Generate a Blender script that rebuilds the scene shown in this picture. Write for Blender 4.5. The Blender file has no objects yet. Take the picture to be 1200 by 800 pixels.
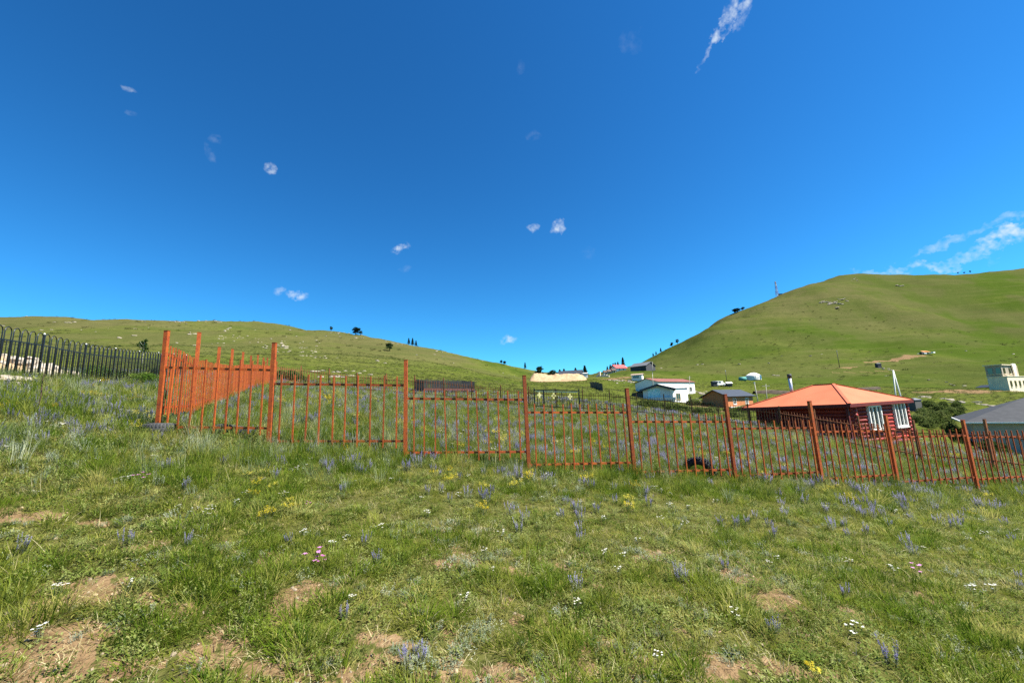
import bpy, math, random
import numpy as np
from mathutils import Vector, Matrix
random.seed(7); RNG = np.random.default_rng(11)
R = math.radians
sc = bpy.context.scene
col = sc.collection

# ------------------------------------------------------------------ camera
F = 470.0; PITCH = R(9.4); ROLL = R(2.2)
EYE = Vector((0, 0, 1.6))
_r0 = Vector((1, 0, 0)); _u0 = Vector((0, -math.sin(PITCH), math.cos(PITCH)))
FWD = Vector((0, math.cos(PITCH), math.sin(PITCH)))
RIGHT = _r0 * math.cos(ROLL) - _u0 * math.sin(ROLL)
UP = _u0 * math.cos(ROLL) + _r0 * math.sin(ROLL)
cam_d = bpy.data.cameras.new('camera'); cam = bpy.data.objects.new('camera', cam_d); col.objects.link(cam)
cam_d.sensor_width = 36; cam_d.lens = F / 1200 * 36; cam_d.clip_end = 9000; cam_d.clip_start = 0.05
M = Matrix.Identity(4)
for i in range(3):
    M[i][0] = RIGHT[i]; M[i][1] = UP[i]; M[i][2] = -FWD[i]; M[i][3] = EYE[i]
cam.matrix_world = M
sc.camera = cam

def ray(px, py):
    return (FWD + RIGHT * ((px - 600) / F) + UP * ((400 - py) / F)).normalized()
def at(px, py, Y):
    d = ray(px, py); return EYE + d * (Y / d.y)

# ------------------------------------------------------------------ light
SUN_AZ, SUN_EL = R(104), R(55)          # azimuth clockwise from +Y (straight ahead)
sdir = Vector((math.sin(SUN_AZ) * math.cos(SUN_EL), math.cos(SUN_AZ) * math.cos(SUN_EL), math.sin(SUN_EL)))
sl = bpy.data.lights.new('sun', 'SUN'); sl.energy = 5.0; sl.angle = R(0.55); sl.color = (1.0, 0.95, 0.86)
so = bpy.data.objects.new('sun', sl); col.objects.link(so)
so.rotation_euler = (-sdir).to_track_quat('-Z', 'Y').to_euler(); so.location = (30, -10, 60)

W = bpy.data.worlds.new('World'); sc.world = W; W.use_nodes = True
nt = W.node_tree; nt.nodes.clear()
N = nt.nodes.new; L = nt.links.new
def vmath(op, a=None, b=None, s=None):
    n = N('ShaderNodeVectorMath'); n.operation = op
    for i, v in enumerate((a, b)):
        if v is None: continue
        if hasattr(v, 'is_output'): L(v, n.inputs[i])
        else: n.inputs[i].default_value = v
    if s is not None: n.inputs['Scale'].default_value = s
    return n
def fmath(op, a, b=None, clamp=False):
    n = N('ShaderNodeMath'); n.operation = op; n.use_clamp = clamp
    for i, v in enumerate((a, b)):
        if v is None: continue
        if hasattr(v, 'is_output'): L(v, n.inputs[i])
        else: n.inputs[i].default_value = v
    return n.outputs[0]
sky = N('ShaderNodeTexSky'); sky.sky_type = 'NISHITA'; sky.sun_disc = False
sky.sun_elevation = SUN_EL; sky.sun_rotation = SUN_AZ
sky.altitude = 1500; sky.air_density = 1.15; sky.dust_density = 0.25; sky.ozone_density = 2.5
hs = N('ShaderNodeHueSaturation'); hs.inputs['Saturation'].default_value = 1.14; hs.inputs['Value'].default_value = 1.0
L(sky.outputs[0], hs.inputs['Color'])
tint = N('ShaderNodeMix'); tint.data_type = 'RGBA'; tint.blend_type = 'MULTIPLY'; tint.inputs['Factor'].default_value = 1
sg1 = vmath('SCALE', hs.outputs[0], None, 1 / 3.0); gm = N('ShaderNodeGamma'); gm.inputs['Gamma'].default_value = 1.2; L(sg1.outputs[0], gm.inputs['Color'])
sg2 = vmath('SCALE', gm.outputs[0], None, 3.0)
L(sg2.outputs[0], tint.inputs['A']); tint.inputs['B'].default_value = (0.30, 0.91, 1.12, 1)
tc = N('ShaderNodeTexCoord'); D = tc.outputs['Generated']
nz = N('ShaderNodeTexNoise'); nz.inputs['Scale'].default_value = 26; nz.inputs['Detail'].default_value = 6; nz.inputs['Roughness'].default_value = 0.62
L(D, nz.inputs['Vector'])
nzc = vmath('SUBTRACT', nz.outputs['Color'], (0.5, 0.5, 0.5))
nz2 = N('ShaderNodeTexNoise'); nz2.inputs['Scale'].default_value = 85; nz2.inputs['Detail'].default_value = 5
L(D, nz2.inputs['Vector'])
total = None
# small fair-weather clouds: pixel centre, half length, half width, direction of length, strength
CLOUDS = [(150, 103, 8, 3, (1, .3), .42), (154, 132, 6, 4, (1, .2), .22), (246, 180, 5, 12, (1, 0), .18), (254, 163, 8, 5, (1, 0), .16),
          (317, 197, 7, 8, (1, 0), .8), (470, 291, 11, 6, (1, 0), .95), (328, 340, 9, 6, (1, 0), .6), (349, 346, 10, 7, (1, 0), .9),
          (624, 267, 8, 5, (1, 0), .6), (652, 266, 11, 8, (1, 0), .9), (738, 50, 12, 12, (1, 0), .1), (598, 398, 11, 6, (1, 0), .85),
          (610, 80, 5, 7, (1, 0), .1), (475, 316, 8, 5, (1, 0), .15), (625, 160, 8, 6, (1, 0), .12), (690, 300, 10, 8, (1, 0), .08),
          (850, 30, 44, 7, (.55, -.83), .85), (866, 4, 16, 9, (1, -.4), .9), (868, 24, 14, 5, (.55, -.83), .5),
          (1192, 272, 46, 12, (1, -.38), .95), (1170, 288, 60, 9, (1, -.34), .7), (1130, 303, 60, 7, (1, -.25), .5), (1075, 314, 60, 6, (1, -.10), .6), (1105, 286, 36, 4, (1, -.42), .4), (1165, 262, 30, 4, (1, -.4), .35)]
for (cx, cy, hw, hh, (dx, dy), a) in CLOUDS:
    ln = math.hypot(dx, dy); dx /= ln; dy /= ln
    c = ray(cx, cy)
    t1 = (RIGHT * dx - UP * dy); t1 = (t1 - c * t1.dot(c)).normalized(); t2 = c.cross(t1)
    d = vmath('SUBTRACT', D, tuple(c)).outputs[0]
    sx = (hw / F) * FWD.dot(c); sy = (hh / F) * FWD.dot(c)
    amp = 3.0 * (sy * sx) ** .5
    dn = vmath('SCALE', nzc.outputs[0], None, amp).outputs[0]
    d2 = vmath('ADD', d, dn).outputs[0]
    u = fmath('DIVIDE', vmath('DOT_PRODUCT', d2, tuple(t1)).outputs['Value'], sx)
    v = fmath('DIVIDE', vmath('DOT_PRODUCT', d2, tuple(t2)).outputs['Value'], sy)
    w = fmath('DIVIDE', vmath('DOT_PRODUCT', d2, tuple(c)).outputs['Value'], 3 * max(sx, sy))
    q = fmath('ADD', fmath('ADD', fmath('MULTIPLY', u, u), fmath('MULTIPLY', v, v)), fmath('MULTIPLY', w, w))
    m = fmath('SUBTRACT', 1.1, q, True)
    m = fmath('MULTIPLY', fmath('MULTIPLY', m, fmath('MULTIPLY', fmath('SUBTRACT', nz2.outputs['Fac'], .34, True), 3.6)), a * .66 if a > .3 else a * .42, True)
    total = m if total is None else fmath('MAXIMUM', total, m)
cm = N('ShaderNodeMix'); cm.data_type = 'RGBA'
L(total, cm.inputs['Factor']); L(tint.outputs['Result'], cm.inputs['A']); cm.inputs['B'].default_value = (5.6, 6.3, 6.9, 1)
bg = N('ShaderNodeBackground'); bg.inputs['Strength'].default_value = 0.0535; L(cm.outputs['Result'], bg.inputs['Color'])
wo = N('ShaderNodeOutputWorld'); L(bg.outputs[0], wo.inputs['Surface'])

W.cycles.sampling_method = 'MANUAL'; W.cycles.sample_map_resolution = 256
vs = sc.view_settings; vs.view_transform = 'Standard'; vs.look = 'None'; vs.exposure = 1.50; vs.gamma = 1.0; vs.use_curve_mapping = False
sc.cycles.use_denoising = False; sc.cycles.max_bounces = 5; sc.cycles.transparent_max_bounces = 4

# ------------------------------------------------------------------ noise + terrain
def _hash(i, j, s):
    h = (i.astype(np.int64) * 374761393 + j.astype(np.int64) * 668265263 + s * 974634541) & 0x7fffffff
    h = ((h ^ (h >> 13)) * 1274126177) & 0x7fffffff
    return ((h ^ (h >> 16)) & 0xffff) / 65535.0
def vnoise(x, y, s=0):
    i = np.floor(x); j = np.floor(y); fx = x - i; fy = y - j
    fx = fx * fx * fx * (fx * (fx * 6 - 15) + 10); fy = fy * fy * fy * (fy * (fy * 6 - 15) + 10)
    a = _hash(i, j, s); b = _hash(i + 1, j, s); c = _hash(i, j + 1, s); d = _hash(i + 1, j + 1, s)
    return (a * (1 - fx) + b * fx) * (1 - fy) + (c * (1 - fx) + d * fx) * fy
def fbm(x, y, o=4, s=0, g=.5):
    t = 0; a = 1; n = 0
    for k in range(o):
        t = t + a * vnoise(x * 2 ** k + 17.3 * k, y * 2 ** k - 9.1 * k, s + k); n += a; a *= g
    return t / n
def sstep(a, b, x):
    t = np.clip((x - a) / (b - a), 0, 1); return t * t * (3 - 2 * t)

POSTPX = [((185, 503), (198, 388)), ((315, 520), (325, 402)), ((475, 536), (478, 422)), ((620, 550), (617, 440)), ((744, 558), (739, 455)),
          ((862, 562), (851, 462)), ((964, 566), (948, 470)), ((1053, 570), (1039, 486)), ((1147, 577), (1129, 492))]
POSTH = 1.8
def post_from_px(b, t):
    db = ray(*b); dt = ray(*t)
    Y = POSTH / (dt.z / dt.y - db.z / db.y)
    return at(b[0], b[1], Y), at(t[0], t[1], Y)
# depth along the fence line is smoothed so the panels form a believable run
_raw = [post_from_px(b, t)[0].y for b, t in POSTPX]
_fit = np.polyfit(range(9), _raw, 2)
FY = [float(np.polyval(_fit, k)) for k in range(9)]
FP = [at(b[0], b[1], y) for (b, t), y in zip(POSTPX, FY)]

ctrl = []                                # (x, y, h)
def cp(px, py, Y):
    p = at(px, py, Y); ctrl.append((p.x, p.y, p.z))
for p in FP: ctrl.append((p.x, p.y, p.z))
for x in (-6, -2, 0, 2, 6):
    for y in (-3, 0, 2.5):
        ctrl.append((x, y, 0.055 * y - 0.105 * x))
for x, y, h in ((-14, 11, 2.86), (-15.7, 14.5, 3.05), (-19, 21.3, 3.77), (-10.2, 13.4, 2.25), (-10.4, 16.0, 2.55), (-13, 19.3, 2.98), (-18, 31, 4.2)):
    ctrl.append((x, y, h))
for t in ((400, 457, 31), (500, 466, 29.5), (620, 479, 28), (740, 487, 26), (860, 500, 24.3), (917, 508, 23.5), (1000, 526, 19.5), (1060, 541, 16.8), (1160, 553, 14),
          # left slope
          (90, 436, 32), (250, 436, 48), (330, 438, 60), (420, 441, 66), (500, 459, 44), (560, 457, 52),
          (60, 405, 110), (200, 405, 120), (330, 412, 130), (450, 424, 140), (560, 440, 130), (600, 452, 80),
          # valley
          (650, 447, 190), (690, 448, 170), (700, 458, 90), (770, 468.5, 98), (855, 477, 84), (745, 449, 165), (745, 437, 235), (728, 434, 280),
          (883, 444.5, 178), (960, 458, 120), (1030, 430, 205), (1085, 411, 250), (1185, 459, 105), (1160, 520, 38), (1100, 497, 46), (1010, 510, 30), (900, 500, 34), (1100, 461, 88), (800, 482, 55),
          # right hill
          (985, 385, 360), (1150, 385, 340), (860, 418, 300), (1200, 430, 190), (1290, 440, 160), (1290, 500, 50), (790, 425, 330),
          (-90, 405, 110), (-90, 440, 32)):
    cp(*t)
for az in (-150, -115, -90, 90, 115, 150, 180):
    for r in (8, 40, 200, 1200):
        x = r * math.sin(R(az)); y = r * math.cos(R(az)); ctrl.append((x, y, -0.10 * x * math.exp(-r / 90) + .03 * y * math.exp(-r / 60)))
SKYL = [(-90, 371, 330), (0, 371.5, 330), (100, 374, 335), (200, 375.5, 340), (270, 376.5, 340), (330, 380, 330), (400, 389, 320), (440, 396, 315), (480, 404, 310), (520, 411, 315), (560, 420.5, 320), (620, 433, 340),
        (690, 438.5, 350), (740, 428, 430), (770, 415, 455), (800, 400, 480), (830, 384, 510), (862, 366, 540), (911, 347, 575), (950, 332.5, 600), (985, 322.5, 620), (1015, 320.5, 635), (1050, 321.5, 650), (1085, 322, 665), (1120, 321, 680), (1160, 318, 690), (1200, 314, 700), (1290, 305, 720)]
base_ctrl = list(ctrl); sky_py = [t[1] for t in SKYL]
def all_ctrl():
    c = list(base_ctrl)
    for (px, _, Y), py in zip(SKYL, sky_py):
        p = at(px, py, Y)
        lo = 520 < px < 790
        for f, g in ((1, 1), (.86, .84), (1.15, 1.06 if not lo else 1.0), (1.5, .85 if not lo else .6), (4, .5 if not lo else -.4)): c.append((p.x * f, p.y * f, (p.z - 1.6) * g + 1.6))
    return np.array(c)
def emb(x, y):
    r = np.sqrt(x * x + y * y) + 1e-6
    lr = np.log(r + 3.0)
    return np.stack([2.6 * x / (r + 2.0), 2.6 * y / (r + 2.0), 0.95 * lr], -1), r
def solve_ctrl():
    global _E, _w, _n, ctrl
    ctrl = all_ctrl(); _E, r_ = emb(ctrl[:, 0], ctrl[:, 1]); q_ = ctrl[:, 2] / (r_ + 6); _n = len(ctrl)
    d_ = np.linalg.norm(_E[:, None] - _E[None], axis=-1)
    A_ = np.zeros((_n + 4, _n + 4)); A_[:_n, :_n] = d_ ** 3 + 1e-4 * np.eye(_n); A_[:_n, _n] = 1; A_[:_n, _n + 1:] = _E; A_[_n, :_n] = 1; A_[_n + 1:, :_n] = _E.T
    _w = np.linalg.solve(A_, np.concatenate([q_, np.zeros(4)]))
def height(x, y):
    x = np.atleast_1d(np.asarray(x, float)); y = np.atleast_1d(np.asarray(y, float))
    out = np.empty(x.size); xf = x.ravel(); yf = y.ravel()
    for a in range(0, x.size, 20000):
        E, r = emb(xf[a:a + 20000], yf[a:a + 20000])
        d = np.sqrt(((E[:, None, :] - _E[None]) ** 2).sum(-1))
        out[a:a + 20000] = ((d * d * d) @ _w[:_n] + _w[_n] + E @ _w[_n + 1:]) * (r + 6)
    r = np.sqrt(xf * xf + yf * yf)
    out *= 1 - sstep(1250, 1900, r)
    out += (fbm(xf / .55, yf / .55, 3, 3) - .5) * .075 * np.exp(-r / 25)
    out += (fbm(xf / 2.2, yf / 2.2, 3, 5) - .5) * .12
    k = sstep(30, 160, r)
    out += (fbm(xf / 11, yf / 11, 4, 8) - .5) * 1.3 * k + (fbm(xf / 46, yf / 46, 4, 12) - .5) * 8.0 * k * sstep(60, 280, r) + (fbm(xf / 120, yf / 120, 3, 15) - .5) * 22.0 * sstep(220, 420, r)
    return out.reshape(x.shape)
def sky_px(px, Y):
    """picture row of the terrain's skyline in a picture column"""
    ys = np.geomspace(Y * .5, Y * 7, 200); d = ray(px, 400)
    for _ in range(3):
        xs = d.x / d.y * ys; hh = height(xs, ys); k = int(np.argmax((hh - EYE.z) / ys)); q = Vector((xs[k], ys[k], hh[k])) - EYE; py = 400 - F * q.dot(UP) / q.dot(FWD); d = ray(px, py)
    return py
solve_ctrl()
for _it in range(5):
    for i, (px, py, Y) in enumerate(SKYL): sky_py[i] += .7 * (py - sky_px(px, Y))
    solve_ctrl()
print('SKYERR', [round(sky_px(px, Y) - py, 1) for px, py, Y in SKYL])
def H(x, y): return float(height([x], [y])[0])
def ground_px(px, py, ymax=900.):
    """first hit of a pixel's ray on the terrain"""
    d = ray(px, py); ts = np.geomspace(1.5, ymax, 900)
    hh = height(d.x * ts, d.y * ts); zz = EYE.z + d.z * ts
    k = np.argmax(zz < hh)
    if zz[k] >= hh[k]: k = len(ts) - 1
    t0, t1 = ts[max(k - 1, 0)], ts[k]
    for _ in range(14):
        tm = .5 * (t0 + t1)
        if EYE.z + d.z * tm < H(d.x * tm, d.y * tm): t1 = tm
        else: t0 = tm
    return Vector((d.x * t1, d.y * t1, H(d.x * t1, d.y * t1)))
def gpt(px, Y, py=450):
    """ground point below a pixel column at forward distance Y"""
    p = at(px, py, Y); 
    for _ in range(3):
        # slide along the (tilted) image column so px stays right
        h = H(p.x, p.y); q = Vector((p.x, p.y, h)) - EYE
        pxx = 600 + F * q.dot(RIGHT) / q.dot(FWD)
        p.x += (px - pxx) / F * q.dot(FWD) / RIGHT.x
    return Vector((p.x, p.y, H(p.x, p.y)))

# bare soil patches, given as picture ellipses and laid out on the ground
SOILPX = [(30, 606, 75, 6), (120, 612, 30, 4), (60, 770, 60, 18), (15, 790, 80, 20), (95, 748, 26, 9), (235, 768, 60, 16), (170, 778, 50, 16), (330, 776, 70, 22), (260, 800, 160, 16),
          (420, 790, 60, 14), (190, 730, 14, 6), (300, 649, 34, 7), (385, 656, 50, 7), (430, 655, 20, 6), (350, 690, 60, 8), (530, 658, 40, 9), (590, 664, 36, 6), (660, 662, 30, 5), (765, 652, 34, 6),
          (520, 622, 18, 5), (670, 772, 40, 18), (720, 766, 22, 10), (620, 730, 22, 8), (700, 752, 16, 6), (560, 796, 60, 10), (755, 780, 50, 12), (780, 735, 16, 6), (860, 676, 16, 6), (880, 780, 60, 10), (440, 748, 20, 8),
          (590, 700, 26, 6), (510, 742, 26, 8), (960, 790, 50, 8), (700, 695, 30, 5), (120, 690, 24, 6), (20, 720, 40, 8), (270, 640, 16, 4), (690, 798, 80, 10)]
SOIL = []
for (a, b, c, d) in SOILPX:
    g = ground_px(a, b, 30); gx = ground_px(a + c, b, 30); gy = ground_px(a, b - d, 30)
    ax = Vector((gx.x - g.x, gx.y - g.y)); SOIL.append((g.x, g.y, ax.length, max(.10, Vector((gy.x - g.x, gy.y - g.y)).length), math.atan2(ax.y, ax.x)))
_FXs = np.array([p.x for p in FP]); _FYs = np.array([p.y for p in FP])
def fence_y(x): return np.interp(x, _FXs, _FYs)
def soil_mask(x, y):
    wx = x + (fbm(x / .22, y / .22, 3, 40) - .5) * .38; wy = y + (fbm(x / .22 + 50, y / .22, 3, 44) - .5) * .38
    m = np.zeros_like(x); brk = fbm(x / .13 + 8, y / .10, 4, 48, .65); strip = .9 * (1 - sstep(2.7, 3.7, y)) * sstep(.42, .62, fbm(x / .35 + 3, y / .28, 4, 52)) * (.5 + .5 * sstep(1.5, -1.0, x))
    for (cx, cy, a, b, th) in SOIL:
        u = (wx - cx) * math.cos(th) + (wy - cy) * math.sin(th); v = -(wx - cx) * math.sin(th) + (wy - cy) * math.cos(th)
        m = np.maximum(m, np.clip(1.25 - (u / a) ** 2 - (v / b) ** 2, 0, 1) * (.35 + .65 * sstep(.36, .58, brk)))
    near = 1 - sstep(3.2, 5.6, y)
    n = fbm(x / .5, y / .5, 4, 60)
    m = np.maximum(m, sstep(.62, .72, n) * (.2 + .5 * near) * (1 - sstep(5.0, 6.5, y)))
    m = np.maximum(m, strip * (.45 + .55 * sstep(.36, .58, brk)))
    return np.clip(m, 0, 1)

# ------------------------------------------------------------------ helpers: objects
def link(name, me, parent=None):
    o = bpy.data.objects.new(name, me); col.objects.link(o)
    if parent is not None: o.parent = parent
    return o
def tag(o, label=None, cat=None, group=None, kind=None):
    if label: o['label'] = label
    if cat: o['category'] = cat
    if group: o['group'] = group
    if kind: o['kind'] = kind
    return o
def thing(name, label, cat, loc=(0, 0, 0), rz=0, group=None):
    o = bpy.data.objects.new(name, None); col.objects.link(o); o.location = loc; o.rotation_euler[2] = rz
    o.empty_display_size = .2
    return tag(o, label, cat, group)
class MB:
    def __init__(s): s.v = []; s.f = []
    def add(s, vs, fs):
        k = len(s.v); s.v += [tuple(v) for v in vs]; s.f += [tuple(i + k for i in f) for f in fs]; return s
    def box(s, c, d, m=None):
        x, y, z = (q / 2 for q in d); c = Vector(c)
        vs = [Vector(p) for p in ((-x, -y, -z), (x, -y, -z), (x, y, -z), (-x, y, -z), (-x, -y, z), (x, -y, z), (x, y, z), (-x, y, z))]
        if m is not None: vs = [m @ v for v in vs]
        return s.add([v + c for v in vs], [(3, 2, 1, 0), (4, 5, 6, 7), (0, 1, 5, 4), (1, 2, 6, 5), (2, 3, 7, 6), (3, 0, 4, 7)])
    def bar(s, a, b, w, h=None, n=4, w2=None):
        a = Vector(a); b = Vector(b); d = (b - a).normalized()
        ref = Vector((0, 0, 1)) if abs(d.z) < .9 else Vector((1, 0, 0))
        t = d.cross(ref).normalized(); u = t.cross(d)
        h = h or w; r = []
        for p, k in ((a, 1), (b, (w2 / w) if w2 is not None else 1)):
            for i in range(n):
                an = 2 * math.pi * (i + .5) / n; q = (1 / math.cos(math.pi / n)) if n == 4 else 1
                r.append(p + t * (math.cos(an) * w / 2 * q * k) + u * (math.sin(an) * h / 2 * q * k))
        fs = [(i, (i + 1) % n, n + (i + 1) % n, n + i) for i in range(n)] + [tuple(range(n - 1, -1, -1)), tuple(range(n, 2 * n))]
        return s.add(r, fs)
    def tube(s, pts, rad, n=6):
        pts = [Vector(p) for p in pts]; k = len(pts); vs = []
        for i, p in enumerate(pts):
            d = (pts[min(i + 1, k - 1)] - pts[max(i - 1, 0)]).normalized()
            ref = Vector((0, 0, 1)) if abs(d.z) < .9 else Vector((1, 0, 0))
            if i and abs(d.dot(pd)) > .2: t = (pt - d * pt.dot(d)).normalized()
            else: t = d.cross(ref).normalized()
            u = t.cross(d); pt, pd = t, d
            rr = rad[i] if isinstance(rad, (list, tuple)) else rad
            vs += [p + t * math.cos(2 * math.pi * j / n) * rr + u * math.sin(2 * math.pi * j / n) * rr for j in range(n)]
        fs = [(i * n + j, i * n + (j + 1) % n, (i + 1) * n + (j + 1) % n, (i + 1) * n + j) for i in range(k - 1) for j in range(n)]
        fs += [tuple(range(n - 1, -1, -1)), tuple(range((k - 1) * n, k * n))]
        return s.add(vs, fs)
    def slab(s, poly, thick):
        """closed plate from a 3-D polygon, thickness downwards along its normal"""
        p = [Vector(q) for q in poly]; nrm = (p[1] - p[0]).cross(p[2] - p[0]).normalized()
        k = len(p); vs = p + [q - nrm * thick for q in p]
        return s.add(vs, [tuple(range(k)), tuple(range(2 * k - 1, k - 1, -1))] + [((i + 1) % k, i, k + i, k + (i + 1) % k) for i in range(k)])
    def mesh(s, name, mat, smooth=False):
        me = bpy.data.meshes.new(name); me.from_pydata(s.v, [], s.f); me.update()
        if mat is not None: me.materials.append(mat)
        if smooth: me.polygons.foreach_set('use_smooth', [True] * len(me.polygons))
        return me
    def build(s, name, mat, parent=None, smooth=False): return link(name, s.mesh(name, mat, smooth), parent)
def copy_tree(o, parent=None):
    c = o.copy(); col.objects.link(c); c.parent = parent
    for ch in list(o.children): copy_tree(ch, c)
    return c

# ------------------------------------------------------------------ materials
class NT:
    def __init__(s, name):
        s.m = bpy.data.materials.new(name); s.m.use_nodes = True; s.t = s.m.node_tree; s.t.nodes.clear()
        s.out = s.n('ShaderNodeOutputMaterial')
    def n(s, t, **k):
        q = s.t.nodes.new(t)
        for a, b in k.items(): setattr(q, a, b)
        return q
    def l(s, a, b): s.t.links.new(a, b)
    def noise(s, scale, detail=4, vec=None, rough=.55, dist=0):
        q = s.n('ShaderNodeTexNoise'); q.inputs['Scale'].default_value = scale; q.inputs['Detail'].default_value = detail; q.inputs['Roughness'].default_value = rough; q.inputs['Distortion'].default_value = dist
        if vec is not None: s.l(vec, q.inputs['Vector'])
        return q.outputs['Fac']
    def ramp(s, fac, stops, interp='LINEAR'):
        q = s.n('ShaderNodeValToRGB'); e = q.color_ramp.elements; q.color_ramp.interpolation = interp
        while len(e) < len(stops): e.new(.5)
        for i, (p, c) in enumerate(stops):
            e[i].position = p; e[i].color = (c, c, c, 1) if isinstance(c, (int, float)) else (*c, 1)
        s.l(fac, q.inputs['Fac']); return q.outputs['Color']
    def mix(s, f, a, b, mode='MIX'):
        q = s.n('ShaderNodeMix', data_type='RGBA', blend_type=mode)
        for k, v in (('Factor', f), ('A', a), ('B', b)):
            if hasattr(v, 'is_output'): s.l(v, q.inputs[k])
            elif k == 'Factor': q.inputs[k].default_value = v
            else: q.inputs[k].default_value = (*v, 1)
        return q.outputs['Result']
    def mathn(s, op, a, b=0., clamp=False):
        q = s.n('ShaderNodeMath', operation=op, use_clamp=clamp)
        for i, v in enumerate((a, b)):
            if hasattr(v, 'is_output'): s.l(v, q.inputs[i])
            else: q.inputs[i].default_value = v
        return q.outputs[0]
    def pos(s): return s.n('ShaderNodeNewGeometry').outputs['Position']
    def obj(s): return s.n('ShaderNodeTexCoord').outputs['Object']
    def rand(s): return s.n('ShaderNodeObjectInfo').outputs['Random']
    def attr(s, name): q = s.n('ShaderNodeAttribute'); q.attribute_name = name; return q.outputs['Fac']
    def bsdf(s, colr, rough=.7, metal=0, spec=.3, bump=None, bstr=.3, bdist=.02):
        b = s.n('ShaderNodeBsdfPrincipled')
        for k, v in (('Base Color', colr), ('Roughness', rough)):
            if hasattr(v, 'is_output'): s.l(v, b.inputs[k])
            else: b.inputs[k].default_value = v if k == 'Roughness' else (*v, 1)
        b.inputs['Metallic'].default_value = metal; b.inputs['Specular IOR Level'].default_value = spec
        if bump is not None:
            q = s.n('ShaderNodeBump'); q.inputs['Strength'].default_value = bstr; q.inputs['Distance'].default_value = bdist; s.l(bump, q.inputs['Height']); s.l(q.outputs[0], b.inputs['Normal'])
        s.l(b.outputs[0], s.out.inputs['Surface']); return b
def simple(name, c, var=.25, scale=6, rough=.7, metal=0, spec=.3, bstr=.08, rnd=.15):
    s = NT(name); v = s.pos()
    n = s.noise(scale, 5, v); d = tuple(q * (1 - var) for q in c); h = tuple(min(1, q * (1 + var)) for q in c)
    cc = s.ramp(n, [(.28, d), (.72, h)])
    k = s.ramp(s.rand(), [(0, 1 - rnd), (1, 1 + rnd)]); cc = s.mix(1., cc, k, 'MULTIPLY')
    s.bsdf(cc, rough, metal, spec, s.noise(scale * 5, 3, v), bstr, .004); return s.m
def leafmat(name, c1, c2, c3, trans=.35, wscale=.8, rough=.55):
    """plant tissue: colour differs between plants and between patches of the meadow"""
    s = NT(name)
    r = s.rand(); n = s.noise(wscale, 3, s.pos())
    f = s.mathn('ADD', s.mathn('MULTIPLY', r, .95), s.mathn('MULTIPLY', n, .9)); f = s.mathn('SUBTRACT', f, .42, True)
    cc = s.ramp(f, [(.1, c1), (.5, c2), (.9, c3)])
    b = s.n('ShaderNodeBsdfPrincipled'); b.inputs['Roughness'].default_value = .8; b.inputs['Specular IOR Level'].default_value = .06
    s.l(cc, b.inputs['Base Color'])
    t = s.n('ShaderNodeBsdfTranslucent'); s.l(cc, t.inputs['Color'])
    mx = s.n('ShaderNodeMixShader'); mx.inputs[0].default_value = trans; s.l(b.outputs[0], mx.inputs[1]); s.l(t.outputs[0], mx.inputs[2]); s.l(mx.outputs[0], s.out.inputs['Surface'])
    return s.m

def rust_mat(name, c, dark, light, amt=.5):
    s = NT(name); v = s.pos()
    n = s.noise(9, 6, v, .65); m = s.noise(45, 4, v)
    cc = s.mix(s.ramp(n, [(.40, 0), (.40 + .3 * amt + .05, 1)]), c, light)
    cc = s.mix(s.ramp(m, [(.52, 0), (.72, 1)]), cc, dark)
    k = s.ramp(s.rand(), [(0, .72), (1, 1.2)]); cc = s.mix(1., cc, k, 'MULTIPLY')
    s.bsdf(cc, .62, 0, .35, m, .35, .004); return s.m
RUST = rust_mat('rust_paint', (.31, .055, .009), (.060, .016, .009), (.40, .094, .011), .7)
BLACKM = simple('black_iron', (.012, .014, .016), .4, 8, .38, 0, .5)
CAPM = simple('cap_pale', (.6, .6, .55), .2, 9)
GLASS = NT('window_glass'); GLASS.bsdf((.015, .02, .022), .05, 0, .9); GLASS = GLASS.m
WHITEP = simple('white_paint', (.80, .77, .70), .08, 3)
RUBBER = simple('tyre_rubber', (.016, .016, .017), .4, 14, .75)
GREYRUB = simple('weathered_rubber', (.045, .046, .048), .5, 10, .8)
ROCK = NT('pale_stone'); _v = ROCK.pos()
ROCK.bsdf(ROCK.mix(1., ROCK.ramp(ROCK.noise(5, 6, _v), [(.3, (.20, .16, .11)), (.5, (.34, .29, .225)), (.75, (.46, .42, .35))]), ROCK.ramp(ROCK.rand(), [(0, .65), (1, 1.15)]), 'MULTIPLY'), .85, 0, .2, ROCK.noise(30, 4, _v), .5, .03); ROCK = ROCK.m

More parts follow.
